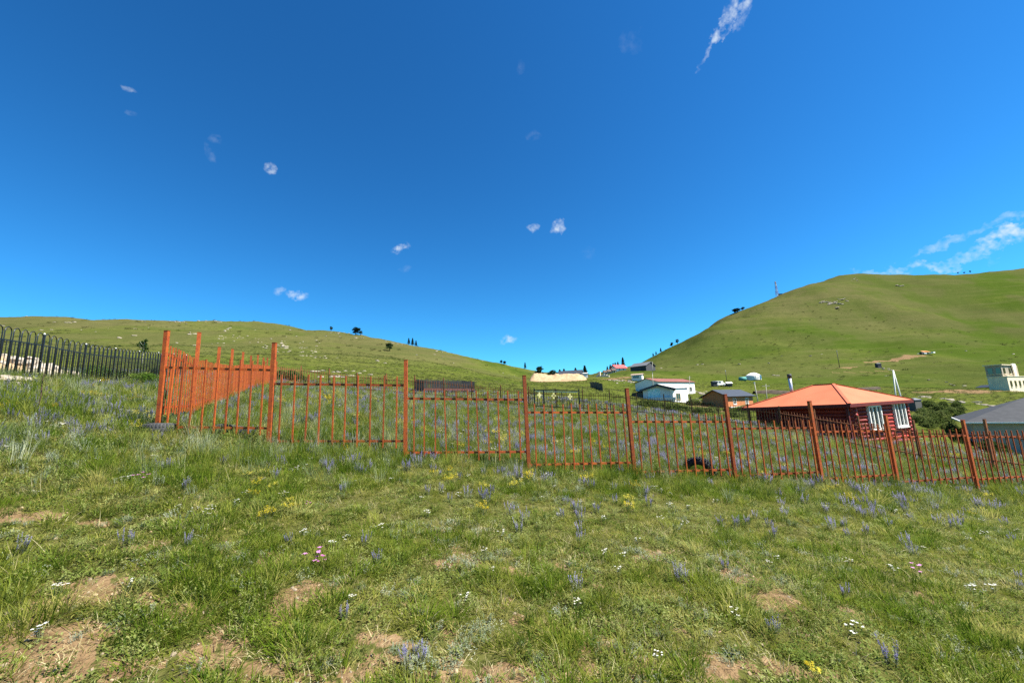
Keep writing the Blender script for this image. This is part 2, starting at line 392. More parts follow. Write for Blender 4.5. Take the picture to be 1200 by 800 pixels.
# ------------------------------------------------------------------ ground
def make_ground():
    az = np.concatenate([np.radians(np.arange(-64, 64, .17)), np.radians(np.arange(64, 296, 2.0))])
    r = np.concatenate([np.linspace(.05, 1.6, 8), np.geomspace(1.7, 900, 330), np.geomspace(930, 4500, 18)])
    na, nr = len(az), len(r)
    A, RR = np.meshgrid(az, r); X = RR * np.sin(A); Y = RR * np.cos(A)
    Z = height(X, Y)
    V = np.stack([X, Y, Z], -1).reshape(-1, 3)
    i = np.arange(nr - 1)[:, None] * na; j = np.arange(na)[None]; j2 = (j + 1) % na
    Q = np.stack([i + j, i + na + j, i + na + j2, i + j2], -1).reshape(-1, 4)[:, ::-1]
    me = bpy.data.meshes.new('ground')
    me.vertices.add(len(V)); me.vertices.foreach_set('co', V.ravel())
    me.loops.add(Q.size); me.loops.foreach_set('vertex_index', Q.ravel().astype(np.int32))
    me.polygons.add(len(Q)); me.polygons.foreach_set('loop_start', np.arange(0, Q.size, 4, dtype=np.int32)); me.polygons.foreach_set('loop_total', np.full(len(Q), 4, np.int32))
    me.polygons.foreach_set('use_smooth', np.ones(len(Q), bool)); me.update(calc_edges=True)
    x = X.ravel(); y = Y.ravel(); rr = RR.ravel()
    soil = np.where(rr < 14, soil_mask(x, y), 0.)
    # tracks, excavation scars and cuttings farther off (pixel ellipse on the slope)
    def far_patch(px, py, Y0, a, b, k=1., rot=0):
        g = gpt(px, Y0, py); u = (x - g.x) * math.cos(rot) + (y - g.y) * math.sin(rot); v = -(x - g.x) * math.sin(rot) + (y - g.y) * math.cos(rot)
        n = (fbm(x / (b * .6), y / (b * .6), 3, 77) - .5) * 1.2
        return np.clip((1.15 - (u / a) ** 2 - (v / b) ** 2 + n) * 2, 0, 1) * k
    far = np.zeros_like(x)
    for p in FAR_SOIL: far = np.maximum(far, far_patch(*p))
    soil = np.maximum(soil, far)
    dry = sstep(.42, .66, fbm(x / 70, y / 70, 4, 90)) * sstep(90, 260, rr)
    g = gpt(960, 560, 360)
    dry = np.maximum(dry, np.clip(1.3 - ((x - g.x) / 150) ** 2 - ((y - g.y) / 130) ** 2, 0, 1) * sstep(.35, .6, fbm(x / 40, y / 40, 4, 93)))
    dry = np.maximum(dry, .75 * sstep(-10, -60, x) * sstep(70, 220, rr) * (.4 + .6 * sstep(.35, .6, fbm(x / 30, y / 30, 4, 95))))
    lush = sstep(.5, .7, fbm(x / 38 + 5, y / 38, 3, 120)) * sstep(40, 140, rr)
    right = sstep(40, 170, x) * sstep(90, 200, rr)
    lush = np.maximum(lush * (1 - .5 * sstep(0, -60, x)), right * (.45 + .55 * sstep(.38, .58, fbm(x / 60, y / 60, 4, 130))))
    g2 = gpt(905, 520, 385)
    sh = np.clip(1.4 - ((x - g2.x) / 120) ** 2 - ((y - g2.y) / 150) ** 2, 0, 1) * (.5 + .5 * sstep(.35, .55, fbm(x / 22, y / 22, 4, 133)))
    dry = np.maximum(dry * (1 - .6 * right), np.maximum(sh * 1.0, .8 * sstep(.45, .6, fbm(x / 35, y / 35, 4, 137)) * right * sstep(330, 560, rr))); lush = lush * (1 - .8 * sh)
    for nm, arr in (('soil', soil), ('dry', dry), ('lush', lush)):
        a = me.attributes.new(nm, 'FLOAT', 'POINT'); a.data.foreach_set('value', arr.astype(np.float32))
    s = NT('meadow_ground'); v = s.pos()
    n1 = s.noise(.035, 5, v); n2 = s.noise(.35, 5, v, .6); n3 = s.noise(7, 5, v, .65); n4 = s.noise(40, 4, v, .6)
    green = s.ramp(n2, [(.25, (0.0396, 0.0558, 0.0075)), (.5, (0.0688, 0.0900, 0.0135)), (.75, (0.1032, 0.1152, 0.0240))])
    green = s.mix(s.ramp(n1, [(.35, 0), (.65, .5)]), green, (0.0963, 0.0954, 0.0255))
    green = s.mix(s.mathn('MULTIPLY', s.attr('lush'), .72), green, (0.0344, 0.0612, 0.0060))
    green = s.mix(s.mathn('MULTIPLY', s.attr('dry'), .62), green, (0.0903, 0.0810, 0.0360))
    spk = s.noise(1.6, 6, v, .75)
    mp = s.n('ShaderNodeMapping'); mp.inputs['Scale'].default_value = (0.0103, 0.0108, 0.2550); s.l(v, mp.inputs['Vector'])
    stk = s.noise(1., 6, mp.outputs[0], .68); med = s.noise(.22, 6, v, .72)
    farf = s.n('ShaderNodeMapRange'); farf.inputs['From Min'].default_value = 60; farf.inputs['From Max'].default_value = 200
    dist0 = s.n('ShaderNodeVectorMath', operation='LENGTH'); s.l(v, dist0.inputs[0]); s.l(dist0.outputs['Value'], farf.inputs['Value'])
    green = s.mix(s.mathn('MULTIPLY', farf.outputs[0], s.ramp(stk, [(.34, .85), (.50, 0)])), green, (0.0447, 0.0648, 0.0135))
    green = s.mix(s.mathn('MULTIPLY', farf.outputs[0], s.ramp(stk, [(.52, 0), (.68, .6)])), green, (0.1049, 0.1008, 0.0390))
    green = s.mix(s.ramp(med, [(.32, .7), (.48, 0)]), green, (0.0344, 0.0540, 0.0090))
    green = s.mix(s.ramp(med, [(.56, 0), (.72, .6)]), green, (0.1101, 0.1152, 0.0375))
    green = s.mix(s.ramp(spk, [(.36, .85), (.5, 0)]), green, (0.0301, 0.0468, 0.0090))
    green = s.mix(s.ramp(spk, [(.58, 0), (.72, .6)]), green, (0.1419, 0.1485, 0.0562))
    green = s.mix(s.mathn('MULTIPLY', s.attr('lush'), .45), green, (0.0350, 0.0560, 0.0085))
    green = s.mix(s.mathn('MULTIPLY', s.attr('dry'), .40), green, (0.0757, 0.0666, 0.0300))
    soilc = s.ramp(n3, [(.25, (.090, .056, .028)), (.5, (.170, .112, .058)), (.78, (.25, .175, .10))])
    soilc = s.mix(s.ramp(n4, [(.55, 0), (.7, .6)]), soilc, (.075, .048, .026))
    sm = s.mathn('ADD', s.attr('soil'), s.mathn('ADD', s.mathn('MULTIPLY', s.mathn('SUBTRACT', n3, .5), .9), s.mathn('MULTIPLY', s.mathn('SUBTRACT', n4, .5), .8)))
    litter = s.ramp(s.noise(22, 5, v, .7), [(.3, (.036, .040, .011)), (.55, (.080, .078, .024)), (.75, (.16, .135, .058))])
    dist = s.n('ShaderNodeVectorMath', operation='LENGTH'); s.l(v, dist.inputs[0])
    nearf = s.n('ShaderNodeMapRange'); nearf.inputs['From Min'].default_value = 9; nearf.inputs['From Max'].default_value = 30; nearf.inputs['To Min'].default_value = .85; nearf.inputs['To Max'].default_value = 0
    s.l(dist.outputs['Value'], nearf.inputs['Value'])
    c = s.mix(nearf.outputs[0], green, litter)
    c = s.mix(s.ramp(sm, [(.50, 0), (.64, 1)]), c, soilc)
    hgt = s.mathn('ADD', s.mathn('MULTIPLY', n4, .25), n3)
    hgt2 = s.mathn('ADD', hgt, s.mathn('ADD', s.mathn('MULTIPLY', spk, 3.), s.mathn('MULTIPLY', med, 9.)))
    s.bsdf(c, 1.0, 0, .0, hgt2, .55, .12)
    me.materials.append(s.m)
    o = link('ground', me); tag(o, 'grassy meadow and bare hills with patches of brown soil', 'ground', kind='structure')
    return o
FAR_SOIL = [(770, 489, 40, 5, 1.3), (640, 492, 22, 1.6, .5), (655, 493, 20, 1.2, .4), (1120, 455, 92, 9, 2.2, 1., -.15), (1160, 459, 95, 12, 3), (1050, 415, 240, 22, 5, .9), (985, 427, 215, 10, 4, .7), (1020, 434, 200, 24, 2, .6),
            (720, 446, 180, 9, 5), (735, 447, 170, 5, 3), (812, 455, 100, 5, 3, .8), (825, 470, 70, 6, 3, .7), (700, 443, 210, 8, 6, .8), (820, 462, 84, 4, 2, .8)]
make_ground()
# ------------------------------------------------------------------ fences
UNIT = MB().box((0, 0, 0), (1, 1, 1)).mesh('picket', RUST)
def boxobj(name, a, b, w, d, parent, data=UNIT, ang=0, tilt=0):
    """upright or level box between two points a,b sharing one unit cube"""
    a = Vector(a); b = Vector(b); o = link(name, data, parent)
    v = b - a; o.location = (a + b) / 2; o.scale = (w, d, v.length)
    q = v.to_track_quat('Z', 'X') if abs(v.normalized().z) < .9 else Matrix.Rotation(ang, 4, 'Z').to_quaternion()
    if abs(v.normalized().z) >= .9:
        q = Vector((0, 0, 1)).rotation_difference(v.normalized()) @ q
    o.rotation_mode = 'QUATERNION'; o.rotation_quaternion = q
    return o
def rust_fence(label, posts, heights, rails, npick, name='picket_fence', group='rusty picket fences of the meadow plot', sunk=.12, post_w=.066, pick_w=.023, over=.17, under=.12, data=UNIT, capfirst=True, ground_follow=None):
    """posts: ground points; heights: post heights; rails: per panel (z_bottom_A, z_bottom_B, z_top_A, z_top_B)"""
    b0 = posts[0]; t = thing(name, label, 'fence', (b0.x, b0.y, b0.z), 0, group); off = Vector(b0)
    for k, (p, h) in enumerate(zip(posts, heights)):
        if k == 0 and not capfirst: continue
        a = p - off; j = Vector((random.uniform(-.02, .02), random.uniform(-.02, .02), 0))
        ang = math.atan2(posts[min(k + 1, len(posts) - 1)].y - posts[max(k - 1, 0)].y, posts[min(k + 1, len(posts) - 1)].x - posts[max(k - 1, 0)].x)
        po = boxobj('post', a - Vector((0, 0, .25)), a + j + Vector((0, 0, h)), post_w, post_w, t, data, ang)
        cp_ = boxobj('post_cap', a + j + Vector((0, 0, h)), a + j + Vector((0, 0, h + .008)), post_w * 1.12, post_w * 1.12, t, data, ang)
    for k in range(len(posts) - 1):
        A, B = posts[k], posts[k + 1]; zb0, zb1, zt0, zt1 = rails[k]
        d = Vector((B.x - A.x, B.y - A.y, 0)); ln = d.length; d.normalize(); ang = math.atan2(d.y, d.x); n = Vector((-d.y, d.x, 0))
        for z0, z1 in ((zb0, zb1), (zt0, zt1)):
            boxobj('rail', Vector((A.x, A.y, z0)) + d * post_w * .5 - off, Vector((B.x, B.y, z1)) - d * post_w * .5 - off, .04, .028, t, data)
        m = npick if isinstance(npick, int) else npick[k]
        for i in range(m):
            f = (i + .75 + random.uniform(-.06, .06)) / (m + .5); p = A.lerp(B, f) + n * 0.001
            zb = zb0 + (zb1 - zb0) * f; zt = zt0 + (zt1 - zt0) * f
            tl = random.gauss(0, .012)
            boxobj('picket', Vector((p.x, p.y, zb - under + random.uniform(-.03, .02))) - n * .034 - off, Vector((p.x, p.y, zt + over + random.uniform(-.012, .012))) - n * .034 + d * tl - off, pick_w, pick_w, t, data, ang)
    return t

# front run: rail heights measured per panel, so the panels step down the slope
RAILPX = [((200, 432), (318, 432), (228, 500), (312, 500)), ((325, 451), (475, 450), (345, 518.5), (473, 514)), ((482, 469), (615, 466), (485, 532), (617, 527)), ((622, 484), (740, 482), (625, 545), (742, 541)),
          ((743, 494), (852, 494), (748, 553), (858, 550)), ((860, 503), (952, 500), (866, 557), (960, 553)), ((957, 507), (1043, 503), (970, 560), (1050, 556)), ((1047, 512), (1134, 510), (1056, 563), (1143, 560))]
FPg = [Vector((p.x, p.y, H(p.x, p.y))) for p in FP]
# last post lies just outside the picture, in line with the run
_e = FP[8] + (FP[8] - FP[7]) * .95; FPg.append(Vector((_e.x, _e.y, H(_e.x, _e.y))))
rails = []
for k, (ta, tb, ba, bb) in enumerate(RAILPX):
    A, B = FPg[k], FPg[k + 1]
    def zz(px):
        # height where the pixel's ray crosses this panel's vertical plane
        d = ray(*px); n = Vector((-(B.y - A.y), B.x - A.x, 0)); t = (Vector((A.x, A.y, 0)) - EYE).dot(n) / d.dot(n); return (EYE + d * t).z
    zt = .5 * (zz(ta) + zz(tb)); zb = .5 * (zz(ba) + zz(bb))
    s_ = max(-.10, min(.10, .35 * (B.z - A.z)))
    rails.append((zb - s_ * .5, zb + s_ * .5, zt - s_ * .5, zt + s_ * .5))
_l = rails[-1]; _dz = FPg[9].z - FPg[8].z
rails.append(tuple(v + _dz - .02 for v in _l))
hts = []
for k, (b, t) in enumerate(POSTPX):
    hts.append(at(t[0], t[1], FPg[k].y).z - FPg[k].z)
hts.append(1.75)
rust_fence('rusty orange picket fence with stepped panels facing the open flowery meadow', FPg, hts, rails, [9, 10, 11, 11, 11, 11, 11, 11, 11], capfirst=True)
# left side run, leaving the front run's corner post and going up the slope
azL = R(-26.5); SL = [FPg[0]]
for n in range(1, 12):
    x = FPg[0].x + 2.2 * n * math.sin(azL); y = FPg[0].y + 2.2 * n * math.cos(azL); SL.append(Vector((x, y, H(x, y))))
hs_ = [0, 1.95] + [1.68, 1.72, 1.62, 1.55, 1.66, 1.6, 1.68, 1.6, 1.65, 1.62]
th_ = [1.36, 1.14, 1.04, 1.0, .98, 1.0, 1.02, 1.02, 1.04, 1.05, 1.05, 1.05]
rl = [(SL[k].z + .26, SL[k + 1].z + .26, SL[k].z + th_[k], SL[k + 1].z + th_[k + 1]) for k in range(11)]
rl[0] = (SL[0].z + .40, SL[1].z + .26, SL[0].z + th_[0], SL[1].z + th_[1])
rust_fence('bright orange picket fence side climbing the slope from the corner post', SL, hs_, rl, 13, pick_w=.020, capfirst=False)
# back run
BK = [SL[-1]]
for px, Y in ((352, 30.6), (385, 30.3), (418, 30.0), (452, 29.7), (486, 29.4), (520, 29.1), (553, 28.8), (587, 28.4), (620, 28.0), (652, 27.6), (684, 27.2), (716, 26.8), (748, 26.3), (780, 25.8), (812, 25.2), (844, 24.7), (880, 24.1), (917, 23.5)):
    BK.append(gpt(px, Y))
rb = [(BK[k].z + .28, BK[k + 1].z + .28, BK[k].z + 1.12, BK[k + 1].z + 1.12) for k in range(len(BK) - 1)]
RUST2 = rust_mat('rust_brown', (.20, .062, .022), (.075, .028, .014), (.30, .11, .035), .7)
UNIT2 = MB().box((0, 0, 0), (1, 1, 1)).mesh('picket', RUST2)
rust_fence('brown rusty picket fence running along the far back of the meadow plot', BK, [0] + [1.45 + .12 * random.random() for _ in BK[1:]], rb, 11, data=UNIT2, capfirst=False, under=.16)
SR = [BK[-1]]
for k in range(1, 6):
    f = k / 5; x = BK[-1].x + f * 1.9; y = BK[-1].y - f * 11.0; SR.append(Vector((x, y, H(x, y))))
rr_ = [(SR[k].z + .28, SR[k + 1].z + .28, SR[k].z + 1.14, SR[k + 1].z + 1.14) for k in range(len(SR) - 1)]
rust_fence('brown rusty picket fence side between the meadow plot and the red log house', SR, [0] + [1.62, 1.6, 1.66, 1.7, 1.68], rr_, 12, data=UNIT2, capfirst=False)

# black hoop-top fence on the left
def hoop_mesh(w, h, r=.0145):
    pts = [(-w / 2, 0, 0)] + [(-w / 2 * math.cos(a), 0, h - w / 2 + w / 2 * math.sin(a)) for a in [math.pi * k / 7 for k in range(8)]] + [(w / 2, 0, 0)]
    return MB().tube(pts, r, 4).mesh('hoop', BLACKM, True)
HOOP = hoop_mesh(.27, 1.46); UNITB = MB().box((0, 0, 0), (1, 1, 1)).mesh('post', BLACKM)
azB = R(-26); B0 = Vector((-14, 11, 0)); db = Vector((math.sin(azB), math.cos(azB), 0))
def bpt(t): p = B0 + db * t; return Vector((p.x, p.y, H(p.x, p.y)))
bf = thing('hoop_top_fence', 'black iron fence with rounded hoop tops beside the pale rubble', 'fence', bpt(-6.2))
boff = Vector(bf.location); bang = math.atan2(db.y, db.x)
bts = [-6.2, -3.66, -1.1, 1.4, 3.94, 6.35, 8.85, 11.4, 13.9, 16.4]
CAP = MB(); CAP.tube([(0, 0, 0), (0, 0, .02), (0, 0, .04), (0, 0, .055)], [.014, .026, .022, .006], 8); CAP = CAP.mesh('ball_cap', CAPM, True)
for k, t in enumerate(bts):
    p = bpt(t) - boff; po = boxobj('post', p - Vector((0, 0, .2)), p + Vector((0, 0, 1.46)), .052, .052, bf, UNITB, bang)
    c = link('ball_cap', CAP, bf); c.location = p + Vector((0, 0, 1.462))
    if k == len(bts) - 1: break
    q = bpt(bts[k + 1]) - boff
    for h in (.16, 1.13): boxobj('rail', p + Vector((0, 0, h)), q + Vector((0, 0, h)), .032, .022, bf, UNITB)
    for i in range(7):
        f = (i + .5) / 7; o = link('hoop', HOOP, bf); o.location = p.lerp(q, f) + Vector((0, 0, .04)); o.rotation_euler[2] = bang
        if i % 1 == 0 and i < 7:
            s_ = p.lerp(q, f); boxobj('bar', s_ + Vector((0, 0, .06)), s_ + Vector((0, 0, 1.12)), 0.015, .015, bf, UNITB, bang)
            if i < 6:
                s_ = p.lerp(q, f + .5 / 7); boxobj('bar', s_ + Vector((0, 0, .06)), s_ + Vector((0, 0, 1.13)), 0.015, .015, bf, UNITB, bang)

# dark iron enclosure in the meadow behind the plot
DARKW = simple('dark_picket', (.020, .021, .022), .4, 5, .6)
REDB = simple('redbrown_board', (.10, .035, .025), .3, 5)
UNITD = MB().box((0, 0, 0), (1, 1, 1)).mesh('picket', DARKW)
e0 = gpt(497, 43); e1 = gpt(556, 46); ed = (e1 - e0).normalized(); en = Vector((-ed.y, ed.x, 0)).normalized()
en_t = thing('grave_enclosure', 'small square enclosure of close black iron pickets on the slope', 'enclosure', e0)
cs = [e0, e1, e1 + en * 3.6, e0 + en * 3.6]; cs = [Vector((c.x, c.y, H(c.x, c.y))) for c in cs]
for k in range(4):
    a, b = cs[k] - e0, cs[(k + 1) % 4] - e0; m = int((b - a).length / .17); an = math.atan2(b.y - a.y, b.x - a.x)
    for h in (.25, .95): boxobj('rail', a + Vector((0, 0, h)), b + Vector((0, 0, h)), .05, .04, en_t, UNITD)
    for i in range(m):
        p = a.lerp(b, i / m); boxobj('picket', p - Vector((0, 0, .1)), p + Vector((0, 0, 1.2 + random.uniform(-.04, .05))), .115, .03, en_t, UNITD, an)
o = boxobj('kick_board', cs[0] - e0 + Vector((0, -.08, .3)), cs[1] - e0 + Vector((0, -.08, .3)), .22, .03, en_t, MB().box((0, 0, 0), (1, 1, 1)).mesh('kick_board', REDB))

# gate frame with three pale ornaments, in the back run
GOLD = simple('pale_gold_paint', (.50, .47, .20), .15, 8)
g0 = gpt(627, 27.2); g1 = gpt(680, 26.5); g = thing('gate_frame', 'dark gate frame with three pale yellow cross ornaments in the back fence', 'gate', g0)
gd = g1 - g0; ga = math.atan2(gd.y, gd.x)
for f, h in ((0, 1.48), (.21, 1.40), (.62, 1.30), (1, 1.55)):
    boxobj('post', gd * f - Vector((0, 0, .2)), gd * f + Vector((0, 0, h)), .07 if f in (0, .21, 1) else .035, .06, g, UNITB, ga)
top0 = Vector((0, 0, 1.36)); top1 = gd + Vector((0, 0, 1.44))
boxobj('top_bar', top0, top1, .06, .05, g, UNITB)
PALE = MB().box((0, 0, 0), (1, 1, 1)).mesh('pale_bar', simple('pale_bar_paint', (.55, .52, .42), .2, 8))
boxobj('pale_bar', top0 - Vector((0, 0, .1)) + gd * .03, top1 - Vector((0, 0, .1)) - gd * .03, .05, .04, g, PALE)
boxobj('lower_bar', Vector((0, 0, .3)), gd + Vector((0, 0, .3)), .05, .04, g, UNITB)
cr = MB()
cr.slab([(-.16, 0, -.05), (-.05, 0, -.05), (-.05, 0, -.18), (.05, 0, -.18), (.05, 0, -.05), (.16, 0, -.05), (.16, 0, .05), (.05, 0, .05), (.05, 0, .18), (-.05, 0, .18), (-.05, 0, .05), (-.16, 0, .05)], .03)
cr.tube([(0, -.03, 0), (0, .03, 0)], .10, 10)
CRM = cr.mesh('cross_ornament', GOLD)
for f in (.11, .43, .79):
    o = link('cross_ornament', CRM, g); o.location = gd * f + Vector((0, -.10, 1.02)); o.scale = (1.05, 1.05, 1.05); o.rotation_euler[2] = ga + R(38)
for i in range(7): boxobj('bar', gd * ((i + .5) / 7) + Vector((0, 0, .1)), gd * ((i + .5) / 7) + Vector((0, 0, .88)), .02, .02, g, UNITB, ga)

# ------------------------------------------------------------------ tyres
def tyre(name, label, loc, rx, rz, mat, Rr=.33, w=.2, group=None):
    t = thing(name, label, 'tyre', loc, rz, group)
    prof = [(.60, -.36), (.66, -.5), (.84, -.52), (.97, -.42), (1.0, -.2), (1.0, .2), (.97, .42), (.84, .52), (.66, .5), (.60, .36), (.70, .3), (.70, -.3)]
    n = 28; vs = []; fs = []
    for i in range(n):
        a = 2 * math.pi * i / n
        for (r, y) in prof: vs.append((r * Rr * math.cos(a), y * w, r * Rr * math.sin(a)))
    m = len(prof)
    for i in range(n):
        for j in range(m): fs.append((i * m + j, i * m + (j + 1) % m, ((i + 1) % n) * m + (j + 1) % m, ((i + 1) % n) * m + j))
    b = MB().add(vs, fs).build('tyre_body', mat, t, True); b.rotation_euler[0] = rx
    lug = MB()
    for i in range(36):
        a = 2 * math.pi * i / 36; s = Matrix.Rotation(-a, 3, 'Y')
        for y in (-.24, .24): lug.box(s @ Vector((Rr * 1.005, y * w, 0)), (Rr * .05, w * .34, Rr * .09), s)
    lo = lug.build('tread', mat, t); lo.rotation_euler[0] = rx; lo['kind'] = 'stuff'
    return t
p = gpt(819, 9.1); tyre('half_buried_tyre', 'black tyre standing half buried in grass behind the rusty fence', (p.x, p.y, p.z + .07), R(10), R(-25), RUBBER, .33, .19)
p = FPg[0]
tyre('old_tyre', 'grey old tyre lying flat around the foot of the orange corner post', (p.x + .02, p.y + .02, p.z + .02), R(84), R(20), GREYRUB, .27, .16)
tyre('old_tyre', 'grey old tyre lying inside the orange fence beside the corner post', (p.x + .85, p.y + .65, H(p.x + .85, p.y + .65) + .06), R(78), R(-30), GREYRUB, .27, .17)

# ------------------------------------------------------------------ buildings
def wall_plane(A, B):
    n = Vector((-(B.y - A.y), B.x - A.x, 0)).normalized(); d = Vector((B.x - A.x, B.y - A.y, 0)).normalized()
    def f(px, py):
        r = ray(px, py); t = (A - EYE).dot(n) / r.dot(n); p = EYE + r * t
        return (p - A).dot(d), p.z - A.z
    return f
BMAT = {}
def pm(name, c, **k):
    if name not in BMAT: BMAT[name] = simple(name, c, **k)
    return BMAT[name]
def frame_loc(t, A, B):
    """local frame at A, x along the wall A->B, y into the building"""
    d = Vector((B.x - A.x, B.y - A.y, 0)); t.location = A; t.rotation_euler[2] = math.atan2(d.y, d.x); return d.length
def window(t, x, z, w, h, y=0, panes=2, frame=None, rows=1, ax='x', depth=.09):
    """framed window standing on a wall; y is the outer wall face (towards -y), ax='y' for the right hand wall"""
    fm = frame or WHITEP; bars = MB(); fw = min(.09, w * .12)
    def P(a, dpt, c): return (a, y - dpt, c) if ax == 'x' else (y + dpt, a, c)
    def S(a, dpt, c): return (a, dpt, c) if ax == 'x' else (dpt, a, c)
    bars.box(P(x, .02, z + h / 2 - fw / 2), S(w, depth, fw)); bars.box(P(x, .02, z - h / 2 + fw / 2), S(w, depth, fw))
    for s in (-1, 1): bars.box(P(x + s * (w / 2 - fw / 2), .02, z), S(fw, depth, h - 2 * fw))
    for i in range(1, panes): bars.box(P(x - w / 2 + w * i / panes, .02, z), S(fw * .8, depth * .8, h - 2 * fw))
    f = bars.build('window', fm, t)
    for i in range(panes):
        MB().box(P(x - w / 2 + w * (i + .5) / panes, .005, z), S(w / panes - fw, .02, h - 2 * fw)).build('pane', GLASS, f)
    MB().box(P(x, .05, z - h / 2 - .04), S(w + .12, .16, .05)).build('sill', fm, f)
    return f
def gable_house(name, label, A, B, depth, wh, rise, wallm, roofm, over=.4, ridge='x', cat='house', group=None, base=1.0, thick=.12, mat_side=None):
    """ridge 'x': ridge runs along the front wall; 'y': the gable faces the front"""
    t = thing(name, label, cat, group=group); w = frame_loc(t, A, B)
    m = MB()
    if ridge == 'x':
        m.add([(0, 0, -base), (w, 0, -base), (w, depth, -base), (0, depth, -base), (0, 0, wh), (w, 0, wh), (w, depth, wh), (0, depth, wh), (0, depth / 2, wh + rise), (w, depth / 2, wh + rise)],
              [(0, 1, 5, 4), (1, 2, 6, 9, 5), (2, 3, 7, 6), (3, 0, 4, 8, 7)])
    else:
        m.add([(0, 0, -base), (w, 0, -base), (w, depth, -base), (0, depth, -base), (0, 0, wh), (w, 0, wh), (w, depth, wh), (0, depth, wh), (w / 2, 0, wh + rise), (w / 2, depth, wh + rise)],
              [(0, 1, 5, 8, 4), (1, 2, 6, 5), (2, 3, 7, 9, 6), (3, 0, 4, 7)])
    m.build('wall', wallm, t)
    if ridge == 'x':
        s = rise / (depth / 2); e = over
        f1 = [(-e, -e, wh - s * e + .16), (w + e, -e, wh - s * e + .16), (w + e, depth / 2, wh + rise + .16), (-e, depth / 2, wh + rise + .16)]
        f2 = [(w + e, depth + e, wh - s * e + .16), (-e, depth + e, wh - s * e + .16), (-e, depth / 2, wh + rise + .16), (w + e, depth / 2, wh + rise + .16)]
    else:
        s = rise / (w / 2); e = over
        f1 = [(-e, depth + e, wh - s * e + .16), (-e, -e, wh - s * e + .16), (w / 2, -e, wh + rise + .16), (w / 2, depth + e, wh + rise + .16)]
        f2 = [(w + e, -e, wh - s * e + .16), (w + e, depth + e, wh - s * e + .16), (w / 2, depth + e, wh + rise + .16), (w / 2, -e, wh + rise + .16)]
    MB().slab(f1, thick).build('roof', roofm, t); MB().slab(f2, thick).build('roof', roofm, t)
    return t, w

# red log house with hipped orange roof
LOGR = simple('red_log', (.27, .030, .020), .3, 3, .55)
ORANGE = NT('orange_roof'); _v = ORANGE.obj()
ORANGE.bsdf(ORANGE.ramp(ORANGE.noise(.7, 4, _v), [(.3, (.40, .112, .052)), (.7, (.48, .142, .068))]), .7, 0, .12, ORANGE.noise(30, 2, _v), .05); ORANGE = ORANGE.m
DKRED = simple('dark_red_trim', (.12, .015, .012), .25, 4)
Nn = gpt(1004, 24.6); Rr_ = gpt(1067, 27.2)
dN = Vector((Rr_.x - Nn.x, Rr_.y - Nn.y, 0)); wR = dN.length; dN.normalize(); pN = Vector((-dN.y, dN.x, 0))
Nn.z = min(Nn.z, Rr_.z)
lh = thing('log_house', 'red log house with bright orange hipped roof behind the rusty fence', 'house'); frame_loc(lh, Nn, Rr_)
dep = 5.7; fuv = wall_plane(Nn, Rr_)
eave_z = fuv(1004, 474)[1]; wallh = eave_z + .12
MB().box((wR / 2, dep / 2, wallh / 2 - .55), (wR - .36, dep - .36, wallh + 1.0)).build('wall_core', DKRED, lh)
LOGX = MB().bar((-.25, 0, 0), (wR + .25, 0, 0), .26, .26, 8).mesh('log', LOGR, True)
LOGY = MB().bar((0, -.25, 0), (0, dep + .25, 0), .26, .26, 8).mesh('log', LOGR, True)
wins = []
for (x0, y0, x1, y1) in ((1010.5, 475.5, 1032, 502.5), (1040.5, 471.8, 1060, 499)):
    a = fuv(x0, y0); b = fuv(x1, y1); a2 = fuv(x0, y1); wins.append(((a[0] + b[0]) / 2 + .1, (a[1] + b[1]) / 2, (b[0] - a[0]) * .9, a[1] - b[1]))
nl = int(wallh / .24) + 3
for k in range(nl):
    z = wallh - .13 - k * .24
    for y in (0, dep): o = link('log', LOGX, lh); o.location = (0, y, z)
    for x in (0, wR): o = link('log', LOGY, lh); o.location = (x, 0, z - .12)
for (x, z, w, h) in wins: window(lh, x, z, w, h, -.13, 3, depth=.16)
# roof corners, eaves fall a little towards the porch side
ov = .75; of = .36
def loc_of(px, py, Y): 
    p = at(px, py, Y); return lh.matrix_world.inverted() @ p
bpy.context.view_layer.update()
eN = Vector((-ov - .1, -of, fuv(1000, 472.5)[1])); eR = Vector((wR + ov * .7, -of, eN.z + .06)); eB = Vector((wR + ov * .7, dep + ov, eN.z + .05)); eL = Vector((-ov - .1, dep + ov, eN.z - .12))
apex_z = eN.z + 1.3; r1 = Vector((wR / 2, dep * .40, apex_z)); r2 = Vector((wR / 2, dep * .62, apex_z))
for poly in ([eN, eR, r1], [eR, eB, r2, r1], [eB, eL, r2], [eL, eN, r1, r2]): MB().slab(poly, .07).build('roof_slope', ORANGE, lh)
for a, b in ((eN, r1), (eR, r1), (eB, r2), (eL, r2), (r1, r2)): MB().bar(a + Vector((0, 0, .02)), b + Vector((0, 0, .02)), .16, .05).build('hip_cap', simple('orange_cap', (.42, .085, .035), .15, 3) if 'orange_cap' not in bpy.data.materials else bpy.data.materials['orange_cap'], lh)
for a, b in ((eN, eR), (eR, eB), (eB, eL), (eL, eN)): MB().bar(a - Vector((0, 0, .10)), b - Vector((0, 0, .10)), .05, .20).build('fascia', DKRED, lh)
STEEL = simple('grey_steel', (.42, .43, .44), .25, 6, .4, .6)
cp_ = Vector((wR * .35, dep * .80, 0)); MB().tube([cp_ + Vector((0, 0, eN.z + .3)), cp_ + Vector((0, 0, apex_z + .62))], .11, 10).build('chimney_pipe', STEEL, lh, True)
MB().tube([cp_ + Vector((0, 0, apex_z + .62)), cp_ + Vector((0, 0, apex_z + .90))], .14, 10).build('chimney_cap', pm('dark_metal', (.04, .042, .045)), lh, True)
